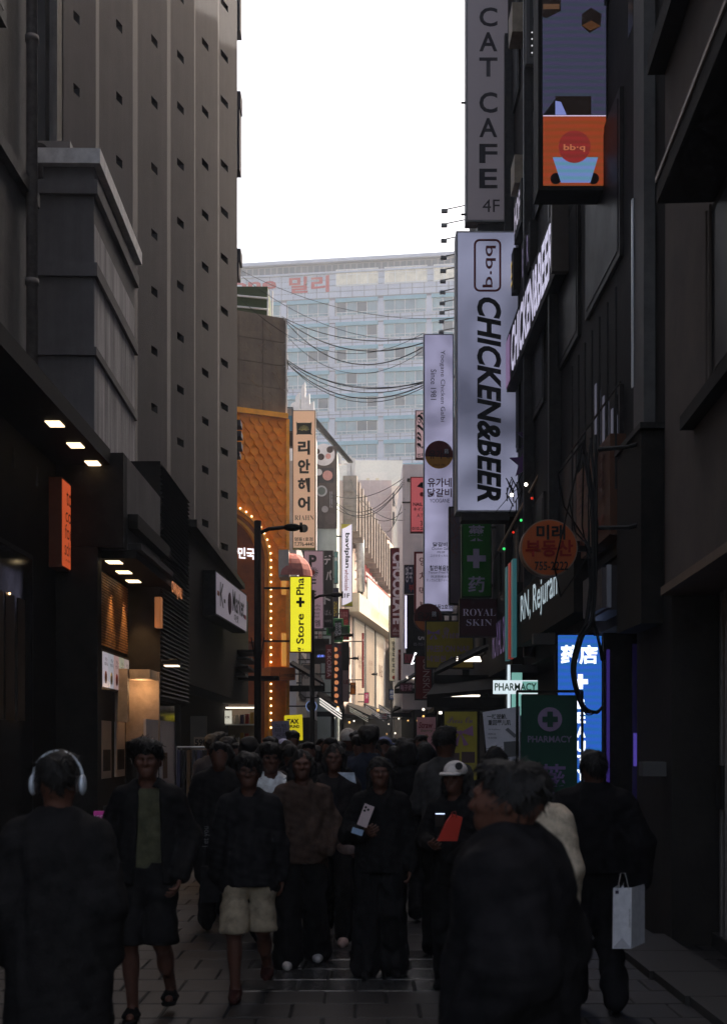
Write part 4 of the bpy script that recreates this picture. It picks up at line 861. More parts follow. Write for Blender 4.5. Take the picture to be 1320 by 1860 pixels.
t = thing('wall_cabinet', 'black electrical cabinet on the service column', 'cabinet', (2.4, 10.9, 3.0)); MB().box(2.36, 2.549, 10.3, 11.28, 2.7, 4.35).build('box', BLACK, t); MB().box(2.34, 2.57, 10.25, 11.31, 4.351, 4.4).build('lid', DARKM, t)
# hanging cable bundle
CBG = 'loose cables hanging on the right wall'
for i in range(9):
    Y = 11.7+random.uniform(-.1, .3); x = 2.36; pts = [P(1075+random.uniform(-18, 18), 800+random.uniform(-30, 40), Y+.6), P(1078+random.uniform(-14, 14), 960, Y+.2), P(1070+random.uniform(-4, 10), 1110, Y)]
    lo = random.uniform(-28, 5)
    pts += [P(1062+lo*.5, 1160, Y), P(1048+lo*.4, 1220, Y-.1), P(1062+lo*.2, 1275+random.uniform(0, 22), Y-.1), P(1082, 1290+random.uniform(-5, 12), Y), P(1094, 1284, Y+.1)] if i < 5 else [P(1084, 1150, Y), P(1092+random.uniform(-2, 8), 1200, Y+.1)]
    sm = []
    for k in range(len(pts)-1):
        p0, p1, p2, p3 = pts[max(0, k-1)], pts[k], pts[k+1], pts[min(len(pts)-1, k+2)]
        for j in range(6): s_ = j/6; sm.append(.5*((2*p1)+(p2-p0)*s_+(2*p0-5*p1+4*p2-p3)*s_*s_+(3*p1-p0-3*p2+p3)*s_**3))
    sm.append(pts[-1]); tag(MB().tube(sm, random.choice((.006, .009, .014)), 6).build('hanging_cable', CABLE, None, True), 'black cable hanging loosely in front of the blue LED board', 'cable', CBG)
for i in range(6):
    q = [P(1000+70*random.random(), 840+40*i*random.random(), 12.5+random.random()) for _ in range(2)]; c0 = P(1060, 800, 12.4); tag(MB().tube([c0, q[0], q[0]+V((.1, .2, -.3)), P(1075, 1000, 12.3)], .009, 5).build('hanging_cable', CABLE, None, True), 'thin tangled cable looping beside the brown wall sign', 'cable', 'tangled cables beside the brown wall sign')
# bulbs, star and slanting rods
gw = 'round white bulbs strung below the chicken sign'
for px, py in ((1021, 775), (978, 842), (955, 880), (929, 899)): tag(MB().ball(P(px, py, 18.5), .028, 10, 6).build('string_light', lit(255, 244, 230, 3.0), None, True), 'small round white bulb on the string beside the chicken sign', 'bulb', gw)
for i, (px, py) in enumerate(((983, 875), (946, 945), (915, 997))): tag(MB().ball(P(px, py, 18.2), .022, 6, 4).build('string_light', lit(60, 220, 110, .7), None, True), 'tiny green bulb hanging above the round orange sign', 'bulb', 'tiny green bulbs')
for i, (px, py) in enumerate(((966, 905), (932, 967))): tag(MB().ball(P(px, py, 18.2), .02, 6, 4).build('string_light', lit(230, 50, 30, .5), None, True), 'tiny red bulb hanging between the green bulbs', 'bulb', 'tiny red bulbs')
wire = MB().tube([P(1040, 760, 18.6), P(1021, 772, 18.5), P(978, 838, 18.5), P(955, 876, 18.5), P(929, 896, 18.5), P(900, 930, 18.6)], .006, 4); tag(wire.build('light_string', CABLE), 'thin dark wire carrying the white bulbs', 'wire')
for i, (q0, q1) in enumerate((((1005, 812), (905, 1000)), ((1012, 875), (955, 985)))): 
    tag(MB().tube([P(*q0, 17.8), P(*q1, 19.5)], .02 if not i else .012, 6).build('awning_rod', mat('wood_rod', (.35, .24, .16), .6, .1, 8)), ('thick slanting wooden rod below the white chicken sign', 'thin slanting rod above the round orange sign')[i], 'rod')
t = thing('star_ornament', 'purple paper star ornament hanging at the edge of the chicken sign', 'ornament', P(955, 845, 19.5)); st = []
for i in range(10): a_ = math.pi*i/5+.3; r = .26 if i % 2 == 0 else .11; st.append((r*math.cos(a_), r*math.sin(a_)))
MB().prism(st, P(953, 842, 19.5), EX, EZ, -EY, 0, .06).build('star', plain(96, 62, 108), t); MB().prism([(a*.9, b_*.9+.05) for a, b_ in st], P(962, 800, 19.6), EX, EZ, -EY, 0, .05).build('star', plain(70, 46, 76), t); MB().tube([P(962, 790, 19.6), P(962, 730, 19.6)], .006).build('thread', CABLE, t)
t = thing('trellis', 'dark lattice of stems under the purple star ornament', 'trellis', P(935, 900, 19.8)); tr = MB()
for i in range(16): p = P(925+random.uniform(-6, 26), 880+random.uniform(0, 60), 19.8); tr.tube([p, p+V((random.uniform(-.15, .15), 0, .22))], .012, 4)
tr.build('stems', BLACK, t)
# awnings on the right
AW = mat('dark_awning', (.018, .016, .014), .8, .15, 5, spec=.05)
def awning(name, label, pts, Y0, Y1, lights=0, group=None):
    t = thing(name, label, 'awning', P(*pts[0], Y0), group); q = [P(x, y, Y) for (x, y), Y in zip(pts, (Y0, Y1, Y1, Y0))]
    k = V((0, 0, -.07)); MB().add(q+[p+k for p in q], [(0,1,2,3),(7,6,5,4),(0,4,5,1),(1,5,6,2),(2,6,7,3),(3,7,4,0)]).build('canopy', AW, t)
    f = q[0]+(q[3]-q[0])*.96-V((0, 0, .3)); MB().box(min(q[0].x, q[3].x), max(q[0].x, q[3].x), Y0-.03, Y0, min(q[0].z, q[3].z)-.22, min(q[0].z, q[3].z)-.05).build('valance', AW, t)
    for i in range(lights): s_ = (i+.5)/lights; p = q[0].lerp(q[1], s_)*.5+q[3].lerp(q[2], s_)*.5+V((0, 0, -.12)); MB().box(p.x-.25, p.x+.25, p.y-.05, p.y+.05, p.z-.02, p.z+.01).build('tube_light', lit(255, 240, 220, 1.6), t)
    return t
awning('awning', 'wide black awning sloping under the yellow press on nail sign', [(788, 1222), (800, 1205), (900, 1160), (915, 1160)], 24, 27, 3)
awning('awning', 'lower black awning above the right stalls', [(775, 1262), (790, 1240), (905, 1225), (915, 1250)], 21, 25, 3)
awning('awning', 'far black awning beside the chocolate sign', [(716, 1248), (722, 1240), (775, 1205), (790, 1205)], 40, 48, 3)
awning('awning', 'farthest small awning over the right stalls', [(712, 1292), (716, 1282), (765, 1258), (775, 1262)], 46, 56, 2)
t = thing('neon_bracket', 'thin white neon strip bent in a corner over the far right awning', 'neon light', P(750, 1200, 34)); MB().tube([P(755, 1186, 34), P(747, 1206, 34), P(772, 1199, 34)], .03).build('tube', lit(240, 240, 245, 2), t); MB().box(P(772, 0, 34).x, 2.45, 34, 34.05, P(0, 1200, 34).z, P(0, 1197, 34).z).build('bracket', DARKM, t)
t = thing('market_stall', 'dim food stall with a lit canopy tube on the right side', 'stall', (1.5, 22, 0))
MB().box(1.3, 2.9, 21.6, 23.5, 0, .95).build('counter', DARKM, t); MB().box(1.25, 2.95, 21.5, 23.6, 2.25, 2.32).build('roof', DARKM, t)
for x in (1.3, 2.85): MB().tube([(x, 21.6, .95), (x, 21.6, 2.25)], .025).build('post', DARKM, t)
MB().box(1.35, 1.65, 21.62, 21.7, 2.2, 2.24).build('lamp', lit(255, 246, 230, 2.2), t); MB().box(1.5, 2.8, 21.55, 21.59, .3, .9).build('front_board', plain(80, 50, 36), t)
# small signs of the far right row
t = sign('projecting_sign', 'pink sign with curly black lettering half hidden behind the lavender sign', 'sign', (754, 745, 786, 833), 34, .2, lit(230, 190, 192, .2, .8), plain(150, 120, 116), 'R', 2.45); tpx(t, '𝓒𝓵𝓪𝓲', (757, 749, 772, 815), 34, INK, -90, bold=.01); tpx(t, '반지공방', (758, 823, 784, 830), 34, INK, bold=.02)  # face glow added to lift the dim pink
t = sign('projecting_sign', 'salmon pink nail salon sign with a drawn eye', 'sign', (745, 866, 788, 967), 36, .2, lit(226, 112, 116, .2, .8), plain(120, 50, 50), 'R', 2.45)  # emission added so the salmon face reads brighter
tpx(t, 'NAIL ART', (750, 913, 784, 919), 36, INK, bold=.03); tpx(t, 'ネイル', (750, 922, 772, 928), 36, INK, bold=.02); tpx(t, 'A.TOP', (757, 933, 778, 940), 36, INK); tpx(t, '3F', (763, 946, 772, 955), 36, INK, bold=.02); tpx(t, '010.2876', (748, 957, 780, 963), 36, INK, bold=.03)
poly(t, 'drawn_eye', [(757, 884), (764, 876), (774, 876), (778, 881), (768, 887)], 36, .01, plain(60, 34, 40)); disc_px(t, 'drawn_iris', 767, 881, 4, 36, INK, .02); disc_px(t, 'drawn_rose', 766, 898, 4, 36, plain(150, 40, 44), .01)
t = sign('projecting_sign', 'pink round cornered rice cake sign with red outline and Korean letters', 'sign', (752, 1002, 790, 1112), 35, .15, lit(220, 186, 186, .14, .8), plain(120, 44, 44), 'R', 2.45, fr=.06)  # slight glow added to the face to brighten it
for i, s in enumerate('영치떡볶'): tpx(t, s, (761, 1012+i*27, 775, 1028+i*27), 35, plain(110, 50, 50), bold=.01)
MB().tube([P(771, 1000, 35.05), P(771, 966, 35.05)], .04).build('hanger', plain(110, 50, 44), t)
t = sign('projecting_sign', 'dark navy sign with white and red Korean letters beside the pink sign', 'sign', (734, 1026, 752, 1078), 40, .2, plain(44, 46, 66), None, 'R', 2.45); tpx(t, '명국', (736, 1029, 749, 1058), 40, plain(190, 190, 200), bold=.02); tpx(t, '부', (742, 1062, 751, 1075), 40, plain(170, 60, 50), bold=.02)
t = sign('projecting_sign', 'black vertical sign with a bright white edge tube and a phone number', 'sign', (737, 1080, 776, 1188), 37, .2, BLACK, None, 'R', 2.45); px_box(t, 'edge_tube', 735.5, 1082, 738.5, 1178, 37, .02, lit(220, 214, 250, .9)); tpx(t, '02-752-7', (751, 1168, 772, 1173), 37, plain(150, 146, 150)); tpx(t, '5', (759, 1156, 770, 1163), 37, plain(190, 180, 180), -90, bold=.03)
t = thing('round_sign', 'round maroon restaurant sign half covered by the yellow press on nail sign', 'sign', P(777, 1147, 28)); C = P(777, 1122, 28); MB().disc(C, EX, EZ, -EY, .33, -.15, 0, 36).build('cabinet', plain(100, 60, 56), t); MB().disc(C, EX, EZ, -EY, .315, .001, .01, 36).build('face_panel', plain(84, 32, 30), t); text(t, '유가네', C+V((0, -.02, .03)), EX, EZ, .5, .2, INK, bold=.01); text(t, '鷄', C+V((.14, -.02, .08)), EX, EZ, .1, .12, WHITEP)
r_ = .31; MB().prism([(r_*math.cos(R(a)), r_*math.sin(R(a))) for a in range(195, 346, 8)], C, EX, EZ, -EY, .011, .015).build('emblem_base', plain(170, 96, 50), t); MB().box(C.x, 2.62, 28.03, 28.08, C.z+.05, C.z+.1).build('bracket', DARKM, t)
t = sign('projecting_sign', 'dark red vertical skin care sign under the yellow nail sign', 'sign', (753, 1190, 785, 1272), 31, .2, plain(112, 36, 32), None, 'R', 2.45); tpx(t, 'SUNSKIN', (768, 1198, 780, 1268), 31, plain(190, 160, 150), -90)
t = sign('projecting_sign', 'maroon chocolate sign with tall white letters at the far right', 'sign', (709, 995, 733, 1158), 48, .2, plain(96, 32, 36), None, 'R', 3.2); tpx(t, 'CHOCOLATE', (713, 1003, 731, 1134), 48, plain(214, 208, 216), -90, bold=.05); tpx(t, '𝓟𝓪𝓻𝓲𝓼', (713, 1140, 729, 1148), 48, plain(190, 180, 184)); tpx(t, '아메리카노', (713, 1150, 729, 1154), 48, plain(170, 160, 164))
t = sign('projecting_sign', 'narrow cream sign with black vertical Korean party supply letters', 'sign', (706, 1100, 722, 1238), 55, .2, lit(190, 176, 150, .2, .8), None, 'R', 3.2)
for i, s in enumerate('명동파티파티'): tpx(t, s, (712, 1165+i*10, 719, 1174+i*10), 55, INK, bold=.03)
disc_px(t, 'emblem', 715.5, 1231, 3.5, 55, plain(170, 60, 50), .012)
t = sign('projecting_sign', 'narrow dark red sign with white letters below the chocolate sign', 'sign', (723, 1180, 732, 1236), 46, .2, plain(104, 34, 32), None, 'R', 3.2); tpx(t, 'WI', (724, 1185, 731, 1190), 46, plain(200, 180, 180))
t = sign('projecting_sign', 'small dusky pink square sign near the neon corner', 'sign', (733, 1186, 752, 1206), 38, .15, plain(170, 84, 90), None, 'R', 2.45); tpx(t, '人人', (736, 1190, 750, 1203), 38, plain(80, 30, 34))
t = sign('projecting_sign', 'maroon Chinese vape shop sign under the far right awning', 'sign', (725, 1240, 749, 1258), 39, .15, plain(90, 34, 44), None, 'R', 2.45); tpx(t, '电子烟', (727, 1244, 748, 1255), 39, plain(170, 130, 140), bold=.02)
# gooseneck sign lamps against the sky
for i, y in enumerate((377, 403, 431, 462, 486, 505, 525, 545, 562, 578, 597)):
    Yl = 23.5+i*.55; t = thing('sign_lamp', 'thin arm sign lamp sticking out beside the chicken sign', 'lamp', P(845, y-4, Yl), 'row of sign lamps against the sky'); x1 = 804-i*.6
    MB().tube([P(870, y-10, Yl), P(x1, y+4, Yl)], .012, 5).build('arm', DARKM, t); p = P(x1+4, y+5, Yl); MB().box(p.x-.07, p.x+.05, Yl-.04, Yl+.04, p.z-.04, p.z+.02).build('lamp_head', plain(170, 166, 160), t)
# ------------------------------------------------------------------ street lamps on the left
for i, (px, ya, xa, Y) in enumerate(((468, 962, 546, 22), (567, 1080, 621, 32), (604, 1155, 640, 44), (622, 1197, 650, 56), (661, 1225, 684, 69))):
    lb = ('nearest black street lamp with a slim arm in front of the orange building', 'second black street lamp beside the yellow LED sign', 'third street lamp in front of the green cross sign', 'fourth street lamp by the shop posters', 'farthest street lamp by the sunlit posters')[i]
    x = (px-CX)*Y/FPX; z = 5.6; t = thing('street_lamp', lb, 'street lamp', (x, Y, 0), 'street lamps along the left side')
    MB().tube([(x, Y, 0), (x, Y, 1.0)], .10, 12).build('base', BLACK, t, True); MB().tube([(x, Y, 1.0), (x, Y, z+.12)], .065, 10).build('pole', BLACK, t, True)
    x1 = (xa-CX)*Y/FPX; Lr = x1-x; MB().tube([(x, Y, z-.12), (x+Lr*.25, Y, z-.03), (x+Lr*.6, Y, z)], .035, 8).build('arm', BLACK, t, True)
    MB().ball((x+Lr*.8, Y, z+.0), 1, 12, 6, Lr*.22, .12, .07).build('lamp_head', BLACK, t, True); MB().tube([(x+Lr*.98, Y, z), (x+Lr*1.0+.03, Y, z)], .09, 14).build('sensor', BLACK, t)
    if i == 0:
        for sx in (-.09, .09): MB().tube([(x, Y, 2.9), (x+sx*1.3, Y, 3.6)], .012).build('stay', BLACK, t)
t = thing('street_lamp', 'lone street lamp post at the far right of the street', 'street lamp', (1.6, 68, 0), 'street lamps along the right side'); MB().tube([(1.6, 68, 0), (1.6, 68, 5.3)], .08).build('pole', BLACK, t); MB().ball((1.75, 68, 5.35), .3, 8, 5, 1, .4, .3).build('lamp_head', BLACK, t)
# ------------------------------------------------------------------ left side signs
t = sign('projecting_sign', 'tall peach hair salon sign with big black Korean letters', 'sign', (531, 745, 573, 997), 41, .3, lit(240, 200, 168, .14, .8), plain(110, 96, 86), 'L', -2.6)  # added face glow makes up for weak light on the sign
for i, s in enumerate('리안헤어'): tpx(t, s, (541, 800+i*34, 563, 826+i*34), 41, INK, bold=.045)
tpx(t, '𝐑𝐈𝐀𝐇𝐍', (535, 936, 570, 945), 41, ink2, bold=-.01); tpx(t, '명동1호점', (535, 976, 568, 983), 41, ink2, bold=.02); tpx(t, 'T.776-4440', (534, 985, 570, 992), 41, ink2, bold=.02)
poly(t, 'emblem', [(538, 765), (540, 768), (564, 768), (566, 765), (566, 770), (565, 786), (567, 790), (563, 789), (541, 789), (538, 790), (539, 785)], 41, .008, plain(30, 34, 28))
em = MB()
for a_ in range(20, 161, 14): p0 = P(552, 783, 40.98); em.tube([p0+V((.05*math.cos(R(a_)), 0, .04*math.sin(R(a_)))), p0+V((.19*math.cos(R(a_)), 0, .2*math.sin(R(a_))))], .010, 4)
em.build('emblem_rays', plain(150, 150, 90), t); disc_px(t, 'emblem', 552, 960, 7.5, 41, INK, .008); px_box(t, 'foot_strip', 532, 995, 572, 999, 41, .01, plain(110, 110, 60))
t = sign('projecting_sign', 'black framed sign with a blue picture between brown block and peach sign', 'sign', (517, 739, 532, 812), 42.2, .2, plain(70, 120, 150), BLACK, 'L', -2.7); px_box(t, 'picture', 519, 742, 530, 755, 42.2, .012, plain(150, 140, 130)); px_box(t, 'lower_panel', 518, 786, 531, 811, 42.2, .012, BLACK)
t = sign('led_sign', 'bright yellow LED sign with black sideways drug store letters and a cross', 'sign', (526, 1047, 566, 1185), 31.5, .2, lit(222, 214, 44, .62), plain(120, 60, 30), 'L', -2.6, fr=.02)
tpx(t, 'Store', (538, 1115, 552, 1170), 31.5, INK, 90, bold=.02); tpx(t, 'Pha', (538, 1050, 552, 1081), 31.5, INK, 90, bold=.02); tpx(t, 'g', (541, 1176, 553, 1184), 31.5, INK, 90, bold=.02)
for bx in ((543, 1085, 548, 1103), (538, 1091.5, 553, 1096.5)): px_box(t, 'cross', *bx, 31.5, .012+.003*(bx[0] == 538), INK)
t = sign('projecting_sign', 'mauve sign with a drawn sun and a slim P beside the yellow LED sign', 'sign', (551, 1000, 588, 1143), 43, .25, lit(184, 152, 166, .12, .8), None, 'L', -2.4)  # mauve face given an added glow against the dim street
tpx(t, 'P', (561, 1008, 575, 1030), 43, INK, bold=.05); disc_px(t, 'drawn_sun', 567.5, 1040, 4.5, 43, plain(130, 40, 34), .02); sr = MB()
for a_ in range(0, 360, 22): c0 = P(567.5, 1040, 42.98); sr.tube([c0+V((.07*math.cos(R(a_)), 0, .07*math.sin(R(a_)))), c0+V((.2*math.cos(R(a_)), 0, .2*math.sin(R(a_))))], .014, 4)
sr.build('sun_rays', INK, t)
for y in (1052, 1058, 1073, 1079): px_box(t, 'lettering_stroke', 564, y, 574, y+3, 43, .01, INK)
tpx(t, 'coffee\nwaffle\nsoup\nmalt', (570, 1098, 582, 1122), 43, ink2); tpx(t, '엠', (572, 1126, 581, 1138), 43, ink2, bold=.02)
t = sign('projecting_sign', 'black sign with white slanting Japanese letters behind the mauve sign', 'sign', (586, 1000, 605, 1140), 46, .25, plain(34, 31, 30), None, 'L', -2.2); tpx(t, 'デ', (588, 1008, 601, 1026), 46, plain(190, 186, 190), bold=.03); tpx(t, 'パ', (592, 1036, 602, 1054), 46, plain(190, 186, 190), bold=.03); tpx(t, 'ト', (588, 1080, 600, 1098), 46, plain(190, 186, 190), bold=.03); tpx(t, 'ばん', (590, 1108, 602, 1118), 46, plain(170, 166, 170)); tpx(t, 'ssory', (590, 1126, 602, 1132), 46, plain(150, 146, 150))
t = sign('projecting_sign', 'white wholesale shop sign with sideways black and red letters', 'sign', (620, 951, 640, 1101), 52, .25, lit(236, 230, 244, .34, .8), plain(120, 120, 126), 'L', -2.0)  # glow added to the white face for brightness
tpx(t, 'baviplan', (625, 968, 635, 1032), 52, INK, -90, bold=.03); tpx(t, 'wholesale', (626, 1034, 633, 1073), 52, plain(150, 40, 56), -90, bold=.01); tpx(t, '1F', (625, 1078, 635, 1086), 52, INK, bold=.03); poly(t, 'leaf_print', [(620, 1101), (640, 1101), (640, 1092), (630, 1097)], 52, .01, plain(150, 150, 40)); poly(t, 'leaf_print', [(620, 952), (638, 952), (628, 958), (620, 961)], 52, .01, plain(180, 170, 60))
t = sign('projecting_sign', 'navy sign with yellow lettering left of the white wholesale sign', 'sign', (604, 1068, 615, 1145), 48, .2, plain(44, 40, 62), None, 'L', -2.2); tpx(t, '올데', (606, 1092, 612, 1120), 48, plain(190, 170, 50), bold=.02)
t = sign('projecting_sign', 'dark red sign with small Korean lettering below the white wholesale sign', 'sign', (616, 1106, 634, 1162), 50, .2, plain(120, 32, 34), None, 'L', -2.0); tpx(t, '안경사\n안경박', (618, 1111, 631, 1121), 50, plain(200, 150, 150)); tpx(t, '안', (625, 1125, 632, 1137), 50, plain(210, 70, 50), bold=.03); tpx(t, '경', (625, 1140, 632, 1152), 50, plain(210, 70, 50), bold=.03)
t = thing('cross_sign', 'green outlined LED pharmacy cross over the far left shops', 'sign', P(612, 1165, 47)); gm = lit(44, 110, 52, .12)
pts = [(606, 1125), (622, 1125), (622, 1137), (634, 1137), (634, 1153), (622, 1153), (622, 1165), (606, 1165), (606, 1153), (594, 1153), (594, 1137), (606, 1137), (606, 1125)]
MB().tube([P(x, y, 47) for x, y in pts], .045, 6).build('outline_tube', gm, t); poly(t, 'cross_panel', pts[:-1], 47.15, .02, plain(40, 60, 44)); tpx(t, '명동\n약국', (608, 1131, 620, 1158), 47, plain(190, 190, 200), bold=.02); MB().tube([P(606, 1145, 47.2), V((-2.2, 47.2, P(0, 1145, 47).z))], .03).build('bracket', DARKM, t)
t = sign('led_sign', 'tall patterned LED strip sign with orange shapes behind the lamp posts', 'sign', (604, 1168, 621, 1285), 45, .2, plain(70, 64, 78), None, 'L', -2.2)
for i in range(9): disc_px(t, 'led_shape', 609+(i % 2)*2, 1180+i*12, 4, 45, lit(220, 140, 90, .4), .012)
for i, s in enumerate('홍콩'): tpx(t, s, (613, 1171+i*12, 620, 1181+i*12), 45, plain(130, 40, 44), bold=.02)
t = sign('projecting_sign', 'dark red vertical sign lettered in white at the far left shops', 'sign', (590, 1170, 604, 1234), 42, .2, plain(96, 26, 28), None, 'L', -2.4); tpx(t, 'K-KOREA', (594, 1180, 601, 1230), 42, plain(190, 170, 170), -90)
t = sign('shop_sign', 'grey hair salon notice under the mauve sign', 'sign', (547, 1205, 583, 1247), 42.5, .1, plain(150, 138, 126), None, 'L', -2.4); tpx(t, 'RIAHN', (549, 1222, 582, 1233), 42.5, ink2); px_box(t, 'picture', 550, 1208, 565, 1218, 42.5, .01, plain(60, 56, 54))
t = sign('shop_sign', 'blue neon script sign under the mauve sign', 'sign', (567, 1160, 598, 1205), 43.5, .1, BLACK, None, 'L', -2.4); tpx(t, '𝓪𝓷𝓽', (576, 1186, 594, 1194), 43.5, lit(110, 130, 240, .8))
t = sign('shop_sign', 'beige boutique sign with dark red letters below the far posters', 'sign', (621, 1165, 634, 1275), 47, .15, plain(140, 118, 116), None, 'L', -1.6); tpx(t, 'UE', (624, 1236, 633, 1243), 47, plain(110, 40, 40), bold=.03); px_box(t, 'dark_window', 622, 1167, 633, 1218, 47, .012, BLACK)
t = thing('dome_awning', 'pink scalloped dome awning above the yellow LED sign', 'awning', P(536, 1046, 34)); C = P(527, 1048, 34); mb = MB(); rr = .62
for i in range(12):
    for j in range(6):
        def dp(i, j): a_, e_ = math.pi*i/12-math.pi/2+.4, math.pi/2*j/6; k = 1+.03*abs(math.sin(a_*5)); return C+V((rr*k*math.cos(e_)*math.cos(a_), -rr*k*math.cos(e_)*math.sin(a_)*.7, rr*k*math.sin(e_)*1.05))
        mb.quad(dp(i, j), dp(i+1, j), dp(i+1, j+1), dp(i, j+1))
mb.build('canvas', mat('pink_canvas', srgb(190, 120, 110), .7, .1, 5), t, True); MB().box(C.x-.3, C.x-.02, 33.6, 34.4, C.z-.05, C.z+.7).build('wall_plate', plain(200, 190, 180), t)
awning('awning', 'small red and tan awning beside the orange shop front', [(526, 1204), (532, 1200), (585, 1232), (590, 1242)], 33, 40)
t = thing('round_sign', 'round dark sign with a pale blue ring low on the left side', 'sign', P(565, 1296, 34)); MB().disc(P(565.5, 1283, 34), EX, EZ, -EY, .16, -.08, 0, 28).build('cabinet', BLACK, t); MB().tube([P(565.5, 1283, 33.99)+V((.15*math.cos(R(a_)), 0, .15*math.sin(R(a_)))) for a_ in range(0, 361, 15)], .010, 5).build('ring', lit(130, 150, 200, .5), t); tpx(t, 'OUR', (560, 1281, 571, 1285), 33.98, plain(130, 140, 180)); MB().tube([P(555, 1283, 34.04), V((-2.1, 34.04, P(0, 1283, 34).z))], .02).build('bracket', DARKM, t)
t = thing('poster_board', 'bright yellow tax refund board above the crowd on the left', 'sign', P(533, 1340, 27)); poly(t, 'board', [(516, 1300), (549, 1298), (550, 1345), (517, 1345)], 27, .0, lit(214, 196, 30, .42)); tpx(t, 'TAX', (521, 1306, 543, 1315), 27, INK, bold=.06); tpx(t, 'REFUND', (520, 1317, 544, 1323), 27, INK, bold=.05); MB().box(P(531, 0, 27).x, P(535, 0, 27).x, 27.01, 27.05, 0, P(0, 1345, 27).z).build('stand', DARKM, t)
t = thing('poster_board', 'pale price list board beside the yellow tax refund board', 'sign', P(510, 1345, 26)); poly(t, 'board', [(493, 1311), (525, 1309), (527, 1345), (496, 1350)], 26, .0, plain(150, 140, 160)); tpx(t, 'TAX FREE\n화장품 할인\nSALE 50%', (499, 1316, 521, 1338), 26, ink2); MB().box(P(508, 0, 26).x, P(512, 0, 26).x, 26.01, 26.05, 0, P(0, 1348, 26).z).build('stand', DARKM, t)
t = thing('display_shelf', 'lit shop display of small goods below the market signs', 'display', (-3, 29.5, 0)); MB().box(-3.3, -2.45, 28.9, 29.0, 0, 2.6).build('back_panel', plain(150, 136, 120), t)
for k in range(4): MB().box(-3.3, -2.45, 28.5, 28.9, .6+k*.5, .63+k*.5).build('shelf', WHITEP, t)
gd = random.Random(3)
for k in range(4):
    for j in range(7): x = -3.25+j*.115; MB().box(x, x+.08, 28.55, 28.75, .632+k*.5, .632+k*.5+gd.uniform(.1, .3)).build('packet', plain(*gd.choice(((150, 60, 50), (180, 140, 70), (90, 80, 110), (190, 180, 170)))), t)
MB().box(-3.3, -2.5, 28.6, 28.7, 2.5, 2.53).build('tube_light', lit(255, 240, 220, 1.5), t)
px_box(t, 'price_board', 408, 1291, 421, 1315, 28.4, 0, lit(200, 196, 180, .5)); tpx(t, 'CK', (409, 1301, 418, 1305), 28.4, INK, bold=.03)
# awnings at the far left with light tubes
for i, (pts, Y0, Y1, lb) in enumerate(([[(575, 1262), (580, 1252), (625, 1282), (626, 1290)], 40, 50, 'awning with thin light tubes beside the LED strip sign'], [[(630, 1280), (636, 1272), (676, 1292), (672, 1300)], 58, 66, 'dark awning under the first sunlit poster'], [[(660, 1278), (668, 1272), (705, 1295), (700, 1300)], 66, 74, 'pale striped awning under the second poster'], [[(682, 1276), (690, 1270), (722, 1292), (716, 1297)], 72, 82, 'pale striped awning at the end of the sunlit building'])):
    t = awning('awning', lb, pts, Y0, Y1)
    for k in range(3):
        s_ = .25+.25*k; a_ = P(*pts[0], Y0).lerp(P(*pts[3], Y0), s_*.8+.1)+V((0, -.02, -.0)); b_ = P(*pts[0], Y0).lerp(P(*pts[3], Y0), s_*.8+.2)
        p0 = P(*pts[0], Y0)+V((.1, -.05, -.12-.09*k)); p1 = P(*pts[3], Y0)+V((-.1, -.05, -.12-.09*k)); MB().tube([p0, p1], .018, 5).build('light_tube', lit(240, 232, 224, .7) if i == 0 else WHITEP, t)
# near pink menu boards on the left
t = thing('menu_board', 'magenta ice cream board low behind the man in shorts', 'sign', (-1.95, 9.0, 0)); a, c_ = P(170, 1520, 9.2), P(212, 1474, 9.2); MB().box(a.x, c_.x, 9.2, 9.24, a.z, c_.z).build('board', lit(150, 50, 120, .16, .8), t); tpx(t, 'ICE CREAM', (172, 1481, 226, 1493), 9.2, plain(190, 170, 190), bold=.01)
MB().box(P(198, 0, 9.2).x, P(222, 0, 9.2).x, 9.2, 9.24, P(0, 1652, 9.2).z, P(0, 1636, 9.2).z).build('lower_board', plain(120, 60, 100), t); MB().box(P(188, 0, 9.2).x, P(196, 0, 9.2).x, 9.2, 9.24, 0, 1.2).build('leg', DARKM, t)
t = thing('clothes_rail', 'rack of dark clothes and pale sleeves beside the poster door', 'clothes rack', (-2.3, 17, 0))
MB().tube([(-2.6, 16.9, 1.62), (-2.1, 16.9, 1.62)], .014).build('rail', STEEL, t)
for x in (-2.6, -2.1): MB().tube([(x, 16.9, 0), (x, 16.9, 1.62)], .014).build('upright', STEEL, t)
for i in range(7): x = -2.56+i*.07; MB().prism([(-.02, 0), (.02, 0), (.026, -1.0), (-.03, -1.02)], V((x, 16.75, 1.58)), EX, EZ, -EY, -.3, .0).build('garment', plain(*((70, 68, 90), (50, 48, 50), (110, 84, 60), (60, 60, 66))[i % 4]), t)
# ------------------------------------------------------------------ overhead cables
def cable(q0, Y0, q1, Y1, sag, r, label, grp, side=0):
    a, b_ = P(*q0, Y0), P(*q1, Y1); pts = [a.lerp(b_, i/20)+V((0, 0, -4*sag*(i/20)*(1-i/20))) for i in range(21)]
    tag(MB().tube(pts, r, 5).build('overhead_cable', CABLE, None, True), label, 'cable', grp)
l2 = 'black cable of the lower bundle sagging between brown block and lavender sign'
g1 = 'cables strung from the brown block to the lavender sign'; l1 = 'black cable of the upper spread running from the brown block top to the lavender sign'
for (q0, q1, sag, r) in (((512, 575), (770, 612), .35, .012), ((514, 578), (770, 622), .55, .015), ((514, 578), (772, 628), .9, .014), ((512, 600), (772, 634), .95, .007), ((516, 650), (772, 692), .5, .015), ((516, 652), (772, 694), .6, .012), ((516, 654), (772, 698), .72, .015), ((518, 656), (772, 702), .78, .010), ((516, 655), (770, 695), .4, .008)): cable(q0, 38.3, q1, 30.3, sag, r, l1 if q0[1] < 620 else l2, g1)
